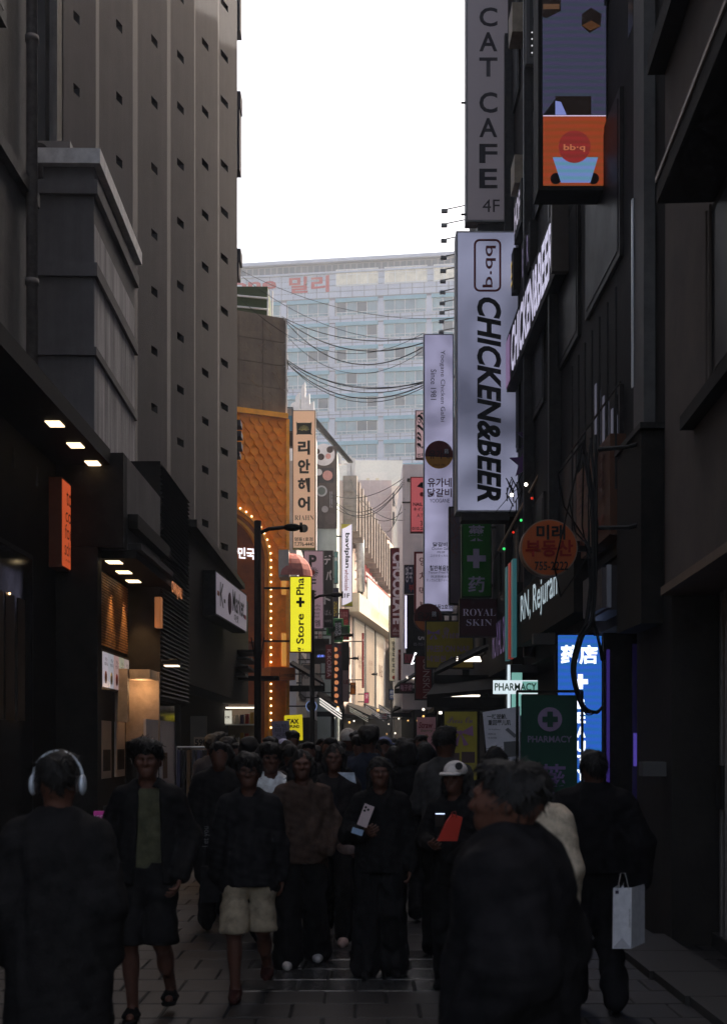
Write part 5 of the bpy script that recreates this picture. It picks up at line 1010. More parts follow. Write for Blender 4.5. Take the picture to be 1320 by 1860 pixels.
for (q0, q1, sag) in (((440, 492), (830, 577), .4), ((440, 502), (830, 605), .7), ((440, 545), (770, 604), .9)): cable(q0, 31, q1, 30.5, sag, .007, 'thin overhead wire running from the tower across the hotel', 'thin wires across the hotel')
for (q0, q1, sag, Y0, Y1) in (((600, 898), (733, 868), .4, 52, 44), ((600, 902), (733, 872), .9, 52, 44), ((605, 908), (733, 876), 1.0, 52, 44), ((600, 915), (733, 880), .8, 52, 44), ((655, 905), (733, 945), .3, 60, 44), ((636, 870), (735, 925), 1.1, 60, 44), ((715, 905), (733, 908), .5, 62, 44), ((690, 955), (733, 905), .7, 62, 44)): cable(q0, Y0, q1, Y1, sag, .013, 'black cable crossing in front of the pale stepped buildings', 'cables in front of the pale buildings')
vb = [P(517+random.uniform(0, 8), 655+i*7, 38.5) for i in range(9)]
tag(MB().tube(vb, .015, 5).build('cable_tangle', CABLE), 'short tangled cable end on the pale edge of the brown block', 'cable')

# small warm lamps in the far stalls
rl = random.Random(8); WB = lit(255, 190, 110, .9); WW = lit(255, 240, 220, 1.0)
for i in range(18):
    left = i % 3 == 0; Y = rl.uniform(24, 52); px = rl.uniform(590, 690) if left else rl.uniform(700, 790); py = rl.uniform(1284, 1335); p = P(px, py, Y)
    tag(MB().ball(p, rl.uniform(.02, .04), 6, 4).build('stall_lamp', rl.choice((WB, WB, WW)), None, True), 'tiny warm stall lamp glowing low on the %s far side of the street' % ('left' if left else 'right'), 'lamp', 'stall lamps far down the street')

VI = lit(70, 52, 140, .20)
t = thing('lit_door_frame', 'violet lit door frame in the dark shop front right of the blue LED board', 'door frame', P(1130, 1700, 12.6))
px_box(t, 'frame_strip', 1101, 1180, 1107, 1452, 12.6, .0, VI); px_box(t, 'frame_strip', 1150, 1332, 1163, 1392, 12.6, .0, lit(96, 80, 190, .26)); px_box(t, 'frame_panel', 1148, 1170, 1166, 1520, 12.62, .0, lit(44, 36, 84, .06))  # violet emission put in for purple reflected glows
a, c_ = P(1096, 1700, 12.65), P(1170, 1150, 12.65); MB().box(a.x, c_.x, 12.64, 12.72, 0, c_.z).build('door_leaf', BLACK, t)

# further small signs crowding the far end
EXTRA = [('small white and red vertical sign left of the LED strip sign', (577, 1146, 586, 1196), 44.5, (206, 196, 196), '안경', (130, 40, 44), 'L'), ('narrow teal sign high behind the black Japanese sign', (606, 1002, 614, 1060), 50.5, (96, 140, 136), '옷', (230, 230, 226), 'L'),
    ('small orange sign over the far left awnings', (636, 1240, 646, 1262), 56, (206, 120, 50), '떡', (50, 24, 16), 'L'), ('small magenta sign under the second sunlit poster', (661, 1258, 670, 1278), 64, (190, 60, 110), '굿', (236, 220, 226), 'L'),
    ('slim red strip sign between the sunlit posters', (657, 1150, 661, 1250), 62, (140, 40, 40), '특가', (220, 190, 190), 'L'), ('small cream sign right of the chocolate sign', (724, 1098, 733, 1118), 49, (200, 186, 156), '차', (60, 40, 30), 'R'),
    ('small blue sign at the foot of the far right row', (706, 1252, 716, 1272), 57, (70, 90, 150), '환전', (226, 226, 232), 'R'), ('small white sign low between the far awnings', (690, 1296, 704, 1308), 52, (210, 204, 200), '세일', (160, 40, 40), 'R')]
for lb, bx, Y, c, s_, tc, sd_ in EXTRA:
    t = sign('projecting_sign', lb, 'sign', bx, Y, .15, plain(*c), None, sd_, (-1.8 if Y < 55 else -.9) if sd_ == 'L' else 3.2); x0, y0, x1, y1 = bx
    n_ = len(s_)
    for i, ch in enumerate(s_): hh = (y1-y0)/(n_+.6); tpx(t, ch, (x0+(x1-x0)*.18, y0+hh*(i+.3), x1-(x1-x0)*.18, y0+hh*(i+.3)+min(hh*.8, (x1-x0)*.8)), Y, plain(*tc), bold=.03)
# ------------------------------------------------------------------ people: signed distance bodies and clothes turned into meshes
def cone(a, b, r1, r2, k=.03, fy=1.0): return ('c', np.array(a, float), np.array(b, float), r1, r2, k, fy)
def ell(c, r, k=.03): return ('e', np.array(c, float), np.array(r, float), k)
_rs = np.random.RandomState(5)
def wob(P3, amp, f, seed=0):
    r = np.random.RandomState(seed); o = np.zeros(P3.shape[:-1], np.float32)
    for i in range(5):
        d = r.normal(size=3)*f*(1+.5*i); d[2] *= .7; o += np.sin(P3@d.astype(np.float32)+r.uniform(0, 6)+1.3*np.sin(P3@(r.normal(size=3)*f*.6).astype(np.float32)))/(1+.6*i)
    return o*amp/2
def field(prims, X):
    F = None
    for p in prims:
        if p[0] == 'c':
            _, a, b, r1, r2, k, fy = p
            s = np.array((1, 1/fy, 1)); pa = (X-a.astype(np.float32))*s.astype(np.float32); ba = ((b-a)*s).astype(np.float32); L2 = float(ba@ba)+1e-9
            h = np.clip(pa@ba/L2, 0, 1); d = np.linalg.norm(pa-h[..., None]*ba, axis=-1)-(r1+(r2-r1)*h)
            if fy < 1: d = d*(.5+.5*fy)
        else:
            _, c, r, k = p; q = (X-c.astype(np.float32))/r.astype(np.float32); l = np.linalg.norm(q, axis=-1); d = (l-1)*float(min(r))*(.6)+(l-1)*float(np.mean(r))*.4
        if F is None: F = d
        else:
            h = np.maximum(k-np.abs(F-d), 0)/k; F = np.minimum(F, d)-h*h*k*.25
    return F
def nets(F, lo, cell):
    S = F < 0; c = S[:-1, :-1, :-1].astype(np.int8)
    tot = np.zeros_like(c); offs = [(i, j, k) for i in (0, 1) for j in (0, 1) for k in (0, 1)]; n = F.shape
    sub = lambda A, o: A[o[0]:n[0]-1+o[0], o[1]:n[1]-1+o[1], o[2]:n[2]-1+o[2]]
    for o in offs: tot = tot+sub(S, o).astype(np.int8)
    mix = (tot > 0) & (tot < 8); idx = -np.ones(mix.shape, np.int64); cells = np.argwhere(mix); idx[mix] = np.arange(len(cells))
    acc = np.zeros((len(cells), 3)); cnt = np.zeros(len(cells)); i, j, k = cells.T
    for a in offs:
        for ax in range(3):
            if a[ax]: continue
            b = list(a); b[ax] = 1
            f0 = F[i+a[0], j+a[1], k+a[2]]; f1 = F[i+b[0], j+b[1], k+b[2]]; m = (f0 < 0) != (f1 < 0)
            t = np.where(m, f0/np.where(m, f0-f1, 1), 0); p = np.tile(np.array(a, float), (len(cells), 1)); p[:, ax] += t
            acc[m] += p[m]; cnt[m] += 1
    v = (cells+acc/cnt[:, None])*cell+np.array(lo); quads = []
    for ax in range(3):
        o1, o2 = [(1, 2), (2, 0), (0, 1)][ax]
        sl0 = [slice(None)]*3; sl1 = [slice(None)]*3; sl0[ax] = slice(0, -1); sl1[ax] = slice(1, None)
        A, B = S[tuple(sl0)], S[tuple(sl1)]; e = np.argwhere(A != B)
        e = e[(e[:, o1] > 0) & (e[:, o2] > 0) & (e[:, o1] < n[o1]-1) & (e[:, o2] < n[o2]-1)]
        if not len(e): continue
        def at_(d1, d2): q = e.copy(); q[:, o1] -= d1; q[:, o2] -= d2; return idx[q[:, 0], q[:, 1], q[:, 2]]
        Q = np.stack([at_(1, 1), at_(0, 1), at_(0, 0), at_(1, 0)], 1); ins = A[e[:, 0], e[:, 1], e[:, 2]]
        Q[~ins] = Q[~ins][:, ::-1]; quads.append(Q)
    q = np.concatenate(quads); return v, q[(q >= 0).all(1)]
def bounds(prims, pad=.04):
    lo, hi = np.full(3, 9.), np.full(3, -9.)
    for p in prims:
        if p[0] == 'c':
            r = max(p[3], p[4])
            for e in (p[1], p[2]): lo = np.minimum(lo, e-r); hi = np.maximum(hi, e+r)
        else: lo = np.minimum(lo, p[1]-p[2]); hi = np.maximum(hi, p[1]+p[2])
    return lo-pad, hi+pad
def surf(prims, cell, mod=None, fold=None, lo=None, hi=None):
    b0, b1 = bounds(prims); lo = b0 if lo is None else lo; hi = b1 if hi is None else hi
    ax = [np.arange(lo[i], hi[i]+cell, cell, dtype=np.float32) for i in range(3)]
    X = np.stack(np.meshgrid(*ax, indexing='ij'), -1); F = field(prims, X)
    if fold: F = F+wob(X, *fold)
    if mod: F = mod(F, X)
    F = np.pad(F, 1, constant_values=1.0)
    return nets(F, [ax[i][0]-cell for i in range(3)], cell)
def mk(name, parts, m, parent, label=None):
    vs, qs, k = [], [], 0
    for v, q in parts: vs.append(v); qs.append(q+k); k += len(v)
    v = np.concatenate(vs); q = np.concatenate(qs); me = bpy.data.meshes.new(name)
    me.vertices.add(len(v)); me.vertices.foreach_set('co', v.astype(np.float32).ravel()); me.loops.add(q.size); me.loops.foreach_set('vertex_index', q.astype(np.int32).ravel())
    me.polygons.add(len(q)); me.polygons.foreach_set('loop_start', np.arange(0, q.size, 4, dtype=np.int32)); me.polygons.foreach_set('use_smooth', np.ones(len(q), bool)); me.update(calc_edges=True)
    me.materials.append(m); o = bpy.data.objects.new(name, me); COL.objects.link(o)
    if parent is not None: o.parent = parent; 
    if label: o['label'] = label
    return o
def skin_mat(): 
    m = mat('skin', srgb(90, 58, 46), .5, .05, 30, .08, bscale=300); return m
HAIRM = mat('black_hair', (.012, .010, .009), .65, .2, 60, .3, bscale=200, spec=.2)
def cloth(r, g, b, name=None, rough=.85): return mat(name or 'cloth_%d_%d_%d' % (r, g, b), srgb(r, g, b), rough, .18, 14, .35, bscale=180, spec=.06)
def hand(wr, d, pn, size=1.0, curl=.5, side=1):
    """right- or left-hand prims from the wrist along d; pn = palm normal (fingers curl towards it); side picks the thumb side"""
    d = V(d).normalized(); pn = (V(pn)-d*V(pn).dot(d)).normalized(); s = d.cross(pn)*side; w = V(wr); pr = []; z = size
    for i in range(4):
        b = w+(d*.085+s*(.030-.020*i))*z; pr.append(cone(w+(d*.01+s*(.016-.010*i))*z, b, .016*z, .011*z, .014))
    for i in range(4):
        b = w+(d*.085+s*(.030-.020*i))*z; a = curl*(.9+.1*i); dd = d; ln = (.040, .045, .042, .033)[i]*z
        for j, f in enumerate((1, .68, .52)):
            dd = (d*math.cos(a*(j+.6))+pn*math.sin(a*(j+.6))); e = b+dd*ln*f; pr.append(cone(b, e, (.0095-.0009*j)*z, (.0088-.001*j)*z, .004)); b = e
    t0 = w+(d*.025+s*.024)*z; t1 = t0+(d*.035+s*.03+pn*.015)*z; t2 = t1+(d*.030+s*.004+pn*.018)*z
    pr += [cone(t0, t1, .014*z, .011*z, .010), cone(t1, t2, .0108*z, .0085*z, .004)]
    return pr
def tup(v): return tuple(v)
SKEL = dict(shL=(.158, .01, 1.39), shR=(-.158, .01, 1.39), elL=(.205, .03, 1.12), elR=(-.205, .03, 1.12), wrL=(.205, -.05, .885), wrR=(-.205, -.05, .885),
            hpL=(.088, 0, .90), hpR=(-.088, 0, .90), knL=(.095, -.02, .49), knR=(-.095, -.02, .49), anL=(.10, .02, .085), anR=(-.10, .02, .085))
def skel(**kw): s = dict(SKEL); s.update(kw); return {k: np.array(v, float) for k, v in s.items()}
def head_prims(face=True):
    pr = [ell((0, .005, 1.628), (.074, .094, .098)), cone((0, -.048, 1.565), (0, -.030, 1.60), .046, .060, .04), cone((0, -.066, 1.540), (0, -.060, 1.535), .024, .024, .04),
          cone((0, .012, 1.40), (0, .0, 1.56), .060, .052, .03)]
    if face:
        pr += [cone((0, -.086, 1.632), (0, -.108, 1.597), .010, .013, .014), ell((0, -.100, 1.594), (.017, .012, .009), .010), cone((-.034, -.083, 1.643), (.034, -.083, 1.643), .013, .013, .018),
               ell((-.036, -.072, 1.603), (.022, .018, .02), .02), ell((.036, -.072, 1.603), (.022, .018, .02), .02), ell((0, -.091, 1.563), (.024, .010, .0055), .006), ell((0, -.089, 1.553), (.021, .010, .006), .006),
               ell((-.076, .01, 1.612), (.010, .020, .032), .008), ell((.076, .01, 1.612), (.010, .020, .032), .008)]
    return pr
def face_mod(F, X):
    for sx in (-1, 1):
        d = np.linalg.norm((X-np.array((.031*sx, -.094, 1.622), np.float32))/np.array((1.3, .9, .85), np.float32), axis=-1)-.015
        k = .012; h = np.maximum(k-np.abs(F+d), 0)/k; F = np.maximum(F, -d)+h*h*k*.25
    return F
def limb(a, b, r1, r2, k=.03): return cone(a, b, r1, r2, k)
def body_prims(s, thin=1.0):
    pr = [cone((0, 0, .92), (0, .005, 1.06), .135, .125, .05, .75), cone((0, .005, 1.10), (0, .01, 1.33), .125, .150, .06, .68), cone(s['shL']*.75+np.array((0, 0, .35)), s['shR']*.75+np.array((0, 0, .35)), .058, .058, .06)]
    for q in 'LR':
        pr += [limb(s['sh'+q], s['el'+q], .052, .040), limb(s['el'+q], s['wr'+q], .040, .026), limb(s['hp'+q], s['kn'+q], .085*thin, .054*thin, .04), limb(s['kn'+q], s['an'+q], .053*thin, .036)]
        c = s['kn'+q]*.65+s['an'+q]*.35+np.array((0, .022, 0)); pr.append(ell(c, (.048*thin, .050*thin, .11), .04))
        pr.append(cone(s['an'+q]+np.array((0, .03, -.035)), s['an'+q]+np.array((0, -.13, -.055)), .034, .026, .03))
    return pr
def upper_prims(s, ins=.02, hem=.78, puff=0, sleeve=1.0, wide=0):
    k = ins; pr = [cone((0, .0, hem), (0, .005, 1.06), .150+k+wide, .142+k+wide*.6, .05, .78), cone((0, .005, 1.06), (0, .01, 1.32), .140+k, .158+k, .06, .74),
          cone(s['shL']*.8+np.array((0, 0, .275)), s['shR']*.8+np.array((0, 0, .275)), .055+k*.5, .055+k*.5, .06), cone((.05, .01, 1.425), (-.05, .01, 1.425), .065+k*.3, .065+k*.3, .05), cone((0, .015, 1.40), (0, .012, 1.475), .088, .062, .03)]
    for q in 'LR':
        e = s['el'+q]; w_ = e+(s['wr'+q]-e)*sleeve
        pr += [cone(s['sh'+q], e, .058+k*.7, .052+k*.9, .04)] + ([cone(e, w_, .052+k*.9, .044+k*.6, .03)] if sleeve > .05 else [])
    return pr
def leg_prims(s, r0=.105, r1=.08, r2=.082, end=.0):
    pr = [cone((0, .005, .93), (0, .005, .99), .140, .138, .05, .78)]
    for q in 'LR':
        pr += [cone(s['hp'+q], s['kn'+q], r0, r1, .03), cone(s['kn'+q], s['an'+q]+np.array((0, .01, end)), r1, r2, .03)]
    return pr
def shoe_prims(a):
    a = np.array(a); return [cone(a+np.array((0, .035, -.048)), a+np.array((0, -.06, -.052)), .040, .042, .03), cone(a+np.array((0, -.06, -.054)), a+np.array((0, -.15, -.060)), .042, .030, .03), cone(a+np.array((0, .025, -.03)), a+np.array((0, .015, .01)), .045, .043, .03)]
def flat_sole(F, X): return np.maximum(F, -(X[..., 2]-.002))
def cut_z(z0=None, z1=None):
    def m(F, X):
        if z0 is not None: F = np.maximum(F, z0-X[..., 2])
        if z1 is not None: F = np.maximum(F, X[..., 2]-z1)
        return F
    return m
def hair_prims(style):
    if style == 'short': return [ell((0, .018, 1.648), (.083, .098, .092)), ell((0, -.05, 1.71), (.06, .05, .028), .03)]
    if style == 'fluffy': return [ell((0, .018, 1.655), (.092, .106, .096)), ell((.02, -.06, 1.70), (.066, .05, .036), .05), ell((-.04, -.03, 1.715), (.05, .06, .032), .05)]
    if style == 'bob': return [ell((0, .02, 1.645), (.088, .103, .098)), cone((.078, .02, 1.62), (.08, .0, 1.52), .034, .028, .03), cone((-.078, .02, 1.62), (-.08, .0, 1.52), .034, .028, .03), ell((0, .07, 1.57), (.085, .045, .08), .03)]
    return [ell((0, .02, 1.645), (.088, .103, .097)), cone((.080, .015, 1.62), (.095, -.02, 1.36), .036, .026, .03), cone((-.080, .015, 1.62), (-.095, -.02, 1.36), .036, .026, .03), cone((0, .085, 1.60), (0, .11, 1.34), .075, .06, .04, .6)]
def tufts(vq, n, seed, up=.25):
    v, q = vq; rs = np.random.RandomState(seed); pick = q[rs.randint(0, len(q), n)]
    a = v[pick[:, 0]]; nn = np.cross(v[pick[:, 1]]-a, v[pick[:, 3]]-a); nn /= np.linalg.norm(nn, axis=1)[:, None]+1e-9
    keep = ~((a[:, 1] < -.05) & (a[:, 2] < 1.60)); a, nn = a[keep], nn[keep]; m = len(a)
    d = np.array((0, 0, -1.0))+rs.normal(size=(m, 3))*.45; d -= nn*(d*nn).sum(1)[:, None]; d = d/(np.linalg.norm(d, axis=1)[:, None]+1e-9)+nn*rs.uniform(.02, up*1.6, (m, 1))
    L = rs.uniform(.02, .05, (m, 1)); s = np.cross(d, nn); s /= np.linalg.norm(s, axis=1)[:, None]+1e-9; w_ = .0045
    b = a-nn*.004; V4 = np.stack([b-s*w_, b+s*w_, b+d*L+s*w_*.15, b+d*L-s*w_*.15], 1).reshape(-1, 3)
    return V4, np.arange(m*4).reshape(-1, 4)
def hair_mod(F, X):      # opening for the face
    d = np.linalg.norm((X-np.array((0, -.130, 1.566), np.float32))/np.array((.98, 1.2, 1.30), np.float32), axis=-1)-.064
    return np.maximum(F, -d)
def person(label, loc, face=0, h=1.70, s=None, top=None, bottom=None, shoes=(30, 28, 28), hair='short', hands=(), detail=1, open_front=None, shorts=None, sandals=False, bare_arms=False, cell=.014, group=None, hood=False, lean=0, width=1.0, hat=None, top_kw={}, fold=.010, tee=None, legs_kw={}, nolegs=False, hairc=None, fold_f=22, headturn=0):
    s = s or skel(); r = thing('person', label, 'person', (loc[0], loc[1], 0), group, R(face)); k = h/1.72; r.scale = (k*width, k*width, k)
    if lean: r.rotation_euler.x = R(lean)
    def turn_(P_):
        v, q = P_
        if headturn:
            a = R(headturn); w_ = np.clip((v[:, 2]-1.44)/.08, 0, 1)*a; x, y = v[:, 0].copy(), v[:, 1].copy(); v[:, 0] = x*np.cos(w_)-y*np.sin(w_); v[:, 1] = x*np.sin(w_)+y*np.cos(w_)
        return v, q
    turn = turn_
    parts = [surf(body_prims(s, .7 if bottom and not shorts else 1.0), cell)]
    hs = lambda P_: ((P_[0]-np.array((0, 0, 1.50)))*np.array((1.05, 1.05, 1.05))+np.array((0, 0, 1.50)), P_[1])
    turn0 = turn; turn = lambda P_: turn0(hs(P_))
    parts.append(turn(surf(head_prims(detail > 0), .0055 if detail > 0 else .012, face_mod if detail > 0 else None)))
    for (q, pn, curl, side) in hands:
        w_, e = s['wr'+q], s['el'+q]; parts.append(surf(hand(w_, w_-e, pn, 1.0, curl, side), .0034))
    mk('body', parts, skin_mat(), r)
    if detail > 0:
        for sx in (-1, 1):
            c = V((.0326*sx, -.084, 1.628)); c.rotate(Matrix.Rotation(R(headturn), 3, 'Z')); eb = MB().ball(c, .0115, 8, 6).build('eye', mat('eye_white', (.5, .48, .46), .3, 0), r, True); eb.location = (0, 0, 0)
            dpt = c+V((0, -.0095, 0)) if not headturn else c; MB().ball(dpt, .0045, 8, 5).build('iris', INK, eb, True)
            for p_ in (): pass
    if hair:
        m_ = cloth(*hairc) if hairc else HAIRM
        hm_ = surf(hair_prims(hair), .008 if detail > 0 else .012, hair_mod, (.010, 42, int(loc[1]*10)))
        mk('hair', [turn((hm_[0].copy(), hm_[1]))]+([turn(tufts(hm_, 900, int(loc[1]*7)))] if loc[1] < 11 else []), m_, r)
    if top:
        kw = dict(ins=.02, hem=.80); kw.update(top_kw); tp = upper_prims(s, **kw)
        if hood: tp += [ell((0, .10, 1.44), (.12, .07, .07), .05)]
        z0 = kw['hem']-.01
        def mod(F, X, z0=z0):
            F = np.maximum(F, np.where(np.abs(X[..., 0]) < .14+kw.get('wide', 0)*.5, z0-X[..., 2], -1))
            if open_front: F = np.maximum(F, -np.maximum(np.maximum(np.abs(X[..., 0]-open_front[1])-open_front[0]*(1.25-.35*(X[..., 2]-.8)/.6), X[..., 1]+.045), np.where(X[..., 2] > 1.46, 1.0, -1.0)))
            neck = np.linalg.norm(X[..., :2]-np.array((0, -.02), np.float32), axis=-1)-.058
            return np.maximum(F, np.where(X[..., 2] > 1.425, -neck, -1))
        mk('jacket' if open_front else 'top', [surf(tp, cell, mod, (fold, fold_f, 11))], cloth(*top), r)
    if tee: mk('tshirt', [surf([cone((0, .0, .80), (0, .005, 1.06), .150, .140, .05, .76), cone((0, .005, 1.06), (0, .008, 1.36), .140, .150, .06, .72), cone((0, .01, 1.38), (0, .01, 1.455), .085, .066, .03)], cell, cut_z(.90, 1.45), (.008, 26, 4))], cloth(*tee), r)
    if not nolegs:
        if shorts:
            pr = [cone((0, .005, .90), (0, .005, 1.0), .150, .142, .05, .8)] + [cone(s['hp'+q], s['hp'+q]*.02+s['kn'+q]*.98, .098, .104, .012) for q in 'LR']
            mk('shorts', [surf(pr, cell, cut_z(s['knL'][2]*.5+s['knR'][2]*.5-.01, None), (.010, 22, 9))], cloth(*bottom), r)
        elif bottom: mk('trousers', [surf(leg_prims(s, **legs_kw), cell, flat_sole, (.011, 20, 8))], cloth(*bottom), r)
        for q in 'LR':
            if sandals:
                a = s['an'+q]; sole = surf([cone(a+np.array((0, .05, -.075)), a+np.array((0, -.15, -.075)), .042, .046, .02)], .008, lambda F, X, a=a: np.maximum(F, np.maximum(X[..., 2]-(a[2]-.062), (a[2]-.085)-X[..., 2])))
                st = [surf([cone(a+np.array((-.042, y, -.05)), a+np.array((.042, y-.01, -.05)), .016, .016, .01), ell(a+np.array((0, y, -.03)), (.046, .018, .03), .01)], .008) for y in (-.03, -.10)]
                mk('sandal', [sole]+st, cloth(28, 25, 24), r)
            else: mk('shoe', [surf(shoe_prims(s['an'+q]), .010, flat_sole)], cloth(*shoes), r)
    if hat:
        kind, c = hat
        if kind == 'beanie': mk('beanie', [turn(surf([ell((0, .012, 1.665), (.098, .110, .108))], .008, cut_z(1.625)))], cloth(*c), r)
        else: mk('cap', [turn(surf([ell((0, .012, 1.668), (.090, .106, .085))], .007, cut_z(1.652))), turn(surf([cone((-.03, -.10, 1.655), (.03, -.10, 1.655), .05, .05, .02), ell((0, -.13, 1.652), (.07, .06, .016), .01)], .007, cut_z(1.644, 1.668)))], cloth(*c), r)
    return r
def at(px, Y): return ((px-CX)*Y/FPX, Y)
def mirror_step(fwd, bend=0):
    return skel(hpL=(.088, 0, .90), knL=(.095, -.06-fwd*.10, .49), anL=(.10, -.10-fwd*.16, .085), knR=(-.095, -.04+fwd*.02, .49), anR=(-.10, .10+fwd*.20, .115))
BLK = (30, 28, 28)
# 1 headphone wearer, seen from behind
st = mirror_step(0)
p = person('man seen from behind in a black coat wearing silver headphones', at(106, 4.8), 180, 1.62, skel(), BLK, BLK, hair='short', detail=0, top_kw=dict(ins=.035, hem=.55, wide=.05), cell=.016)
hp = thing('headphones', 'silver over ear headphones on the head of the man at the left', 'headphones', (at(106, 4.8)[0], 4.8, 1.63)); sl = mat('silver_plastic', (.55, .58, .63), .3, .05, 30, 0, .3)
cx, cz = at(106, 4.8)[0], 1.530
pts = [V((cx+.098*math.cos(R(a)), 4.79, cz+.010+.107*math.sin(R(a)))) for a in range(0, 181, 9)]
MB().tube(pts, .0055, 8).build('headband', sl, hp, True)
for sx in (-1, 1):
    MB().tube([V((cx+sx*.098, 4.79, cz+.012)), V((cx+sx*.100, 4.79, cz-.01))], .006, 8).build('slider', STEEL, hp, True)
    MB().ball((cx+sx*.098, 4.79, cz-.015), .036, 16, 10, .42, .9, 1.15).build('ear_cup', sl, hp, True); MB().ball((cx+sx*.080, 4.79, cz-.015), .033, 16, 10, .40, .9, 1.15).build('ear_cushion', plain(70, 62, 60), hp, True)
# 2 man in shorts
s2 = skel(knR=(-.10, -.10, .50), anR=(-.09, -.02, .085), knL=(.10, -.10, .49), anL=(.13, .16, .16), elL=(.25, .06, 1.14), wrL=(.215, -.10, .91), elR=(-.24, .05, 1.13), wrR=(-.235, -.02, .89))
person('man in an olive t-shirt, open black jacket, shorts and sandals walking forwards', at(268, 7.4), 3, 1.665, s2, BLK, BLK, hair='fluffy', hands=(('L', (-1, -.3, 0), .55, 1), ('R', (1, -.3, 0), .5, -1)), open_front=(.07, .02), tee=(78, 76, 58), shorts=True, sandals=True, top_kw=dict(ins=.03, hem=.86, wide=.02), cell=.012)
# 3 man in beige shorts
s3 = skel(knR=(-.10, -.12, .50), anR=(-.09, -.10, .085), knL=(.10, -.02, .49), anL=(.12, .26, .18), wrL=(.23, .05, .88), wrR=(-.24, .02, .88))
p = person('man in glasses, black shirt and beige shorts with dark red trainers', at(452, 8.0), 2, 1.575, s3, (34, 32, 33), (150, 134, 112), shoes=(62, 34, 30), hair='fluffy', shorts=True, top_kw=dict(ins=.03, hem=.82, wide=.03), cell=.012, hands=(('L', (-1, 0, 0), .5, 1),))
gq = MB()
for sx in (-1, 1): gq.tube([(sx*.033+.023*math.cos(R(a)), -.112, 1.622+.019*math.sin(R(a))) for a in range(0, 361, 24)], .002, 5); gq.tube([(sx*.056, -.112, 1.626), (sx*.078, .0, 1.63)], .002, 5)
gq.tube([(-.01, -.113, 1.625), (.01, -.113, 1.625)], .002, 5); o = gq.build('glasses', BLACK, None); o.parent = p
# 4 woman in brown sweatshirt
s4 = skel(knR=(-.10, -.06, .49), anR=(-.12, -.14, .085), knL=(.10, -.02, .49), anL=(.13, .12, .10), elL=(.25, .04, 1.12), elR=(-.25, .04, 1.12), wrL=(.20, -.12, .95), wrR=(-.22, -.06, .90))
person('long haired woman in a loose brown sweatshirt, wide black trousers and white shoes', at(548, 9.2), 4, 1.60, s4, (74, 58, 50), BLK, shoes=(190, 180, 175), hair='long', top_kw=dict(ins=.04, hem=.84, wide=.03), cell=.013, legs_kw=dict(r0=.115, r1=.10, r2=.125), fold=.016)
# 5 woman with phone
s5 = skel(elR=(-.25, .02, 1.13), wrR=(-.13, -.24, 1.17), elL=(.24, .03, 1.13), wrL=(.235, -.02, .88), anR=(-.12, -.05, .085), anL=(.12, .02, .085))
p5 = person('woman in a black zipped jacket and baggy black trousers holding up a phone', at(690, 8.75), 0, 1.55, s5, BLK, BLK, hair='bob', hands=(('R', (.6, -.5, .3), .75, -1), ('L', (-1, 0, 0), .5, 1)), top_kw=dict(ins=.035, hem=.84, wide=.02), cell=.012, legs_kw=dict(r0=.12, r1=.115, r2=.12))
ph = thing('phone', 'pale pink phone with camera lenses held by the woman in the black zipped jacket', 'phone', P(665, 1490, 8.42)); C = P(664, 1482, 8.42); uu = V((.93, 0, -.35)).normalized(); vv = V((.35, 0, .93)).normalized()
MB().ob(C, uu, vv, -EY, -.036, .036, -.078, .078, -.004, .004).build('case', plain(205, 180, 178), ph)
for a_, b_ in ((-.02, .055), (-.02, .03), (.002, .045)): MB().disc(C+uu*a_+vv*b_, uu, vv, -EY, .009, .0045, .007, 12).build('lens', INK, ph)
cf = thing('shirt_cuff_bag', 'small pale blue pouch under the hand holding the phone', 'pouch', P(651, 1518, 8.5)); MB().ob(P(649, 1511, 8.45), V((.93, 0, -.3)).normalized(), V((.3, 0, .93)).normalized(), -EY, -.04, .04, -.02, .02, -.012, .012).build('pouch', plain(150, 172, 200), cf)
MB().tube([P(648, 1506, 8.45)+V((-.02, 0, .0)), P(652, 1500, 8.45)], .004).build('strap', INK, cf)
# 6 woman behind with handbag, pale shoe
s6 = mirror_step(.9)
person('woman in black behind the sweatshirt wearer carrying a pale pink trainer step', at(607, 10.3), -3, 1.64, s6, (44, 40, 40), BLK, shoes=(190, 160, 150), hair='bob', top_kw=dict(ins=.03, hem=.80), cell=.014, hands=(('L', (-1, 0, 0), .5, 1),))
bag = thing('handbag', 'pale handbag hanging beside the woman holding the phone', 'handbag', P(630, 1570, 9.4)); MB().ball(P(632, 1540, 9.4), .09, 14, 8, 1, .55, .62).build('bag_body', cloth(150, 126, 118), bag, True); MB().tube([P(618, 1535, 9.4), P(616, 1518, 9.4), P(622, 1500, 9.4), P(634, 1512, 9.4)], .008).build('strap', cloth(150, 126, 118), bag, True)
wb = thing('shoulder_bag', 'bluish white corner of a bag on a shoulder in the crowd', 'bag', P(632, 1410, 9.9)); MB().prism([(-.075, .02), (.06, .02), (.075, -.07), (.02, -.045)], P(630, 1408, 9.9), EX, EZ, -EY, 0, .05).build('bag_body', cloth(200, 205, 215), wb)
# 7 white fleece
person('person with bowed head in an off white half zip fleece', at(492, 10.0), 6, 1.64, mirror_step(.4), (238, 228, 220), BLK, hair='fluffy', top_kw=dict(ins=.03, hem=.82), cell=.013)
p = bpy.data.objects[-1] if False else None
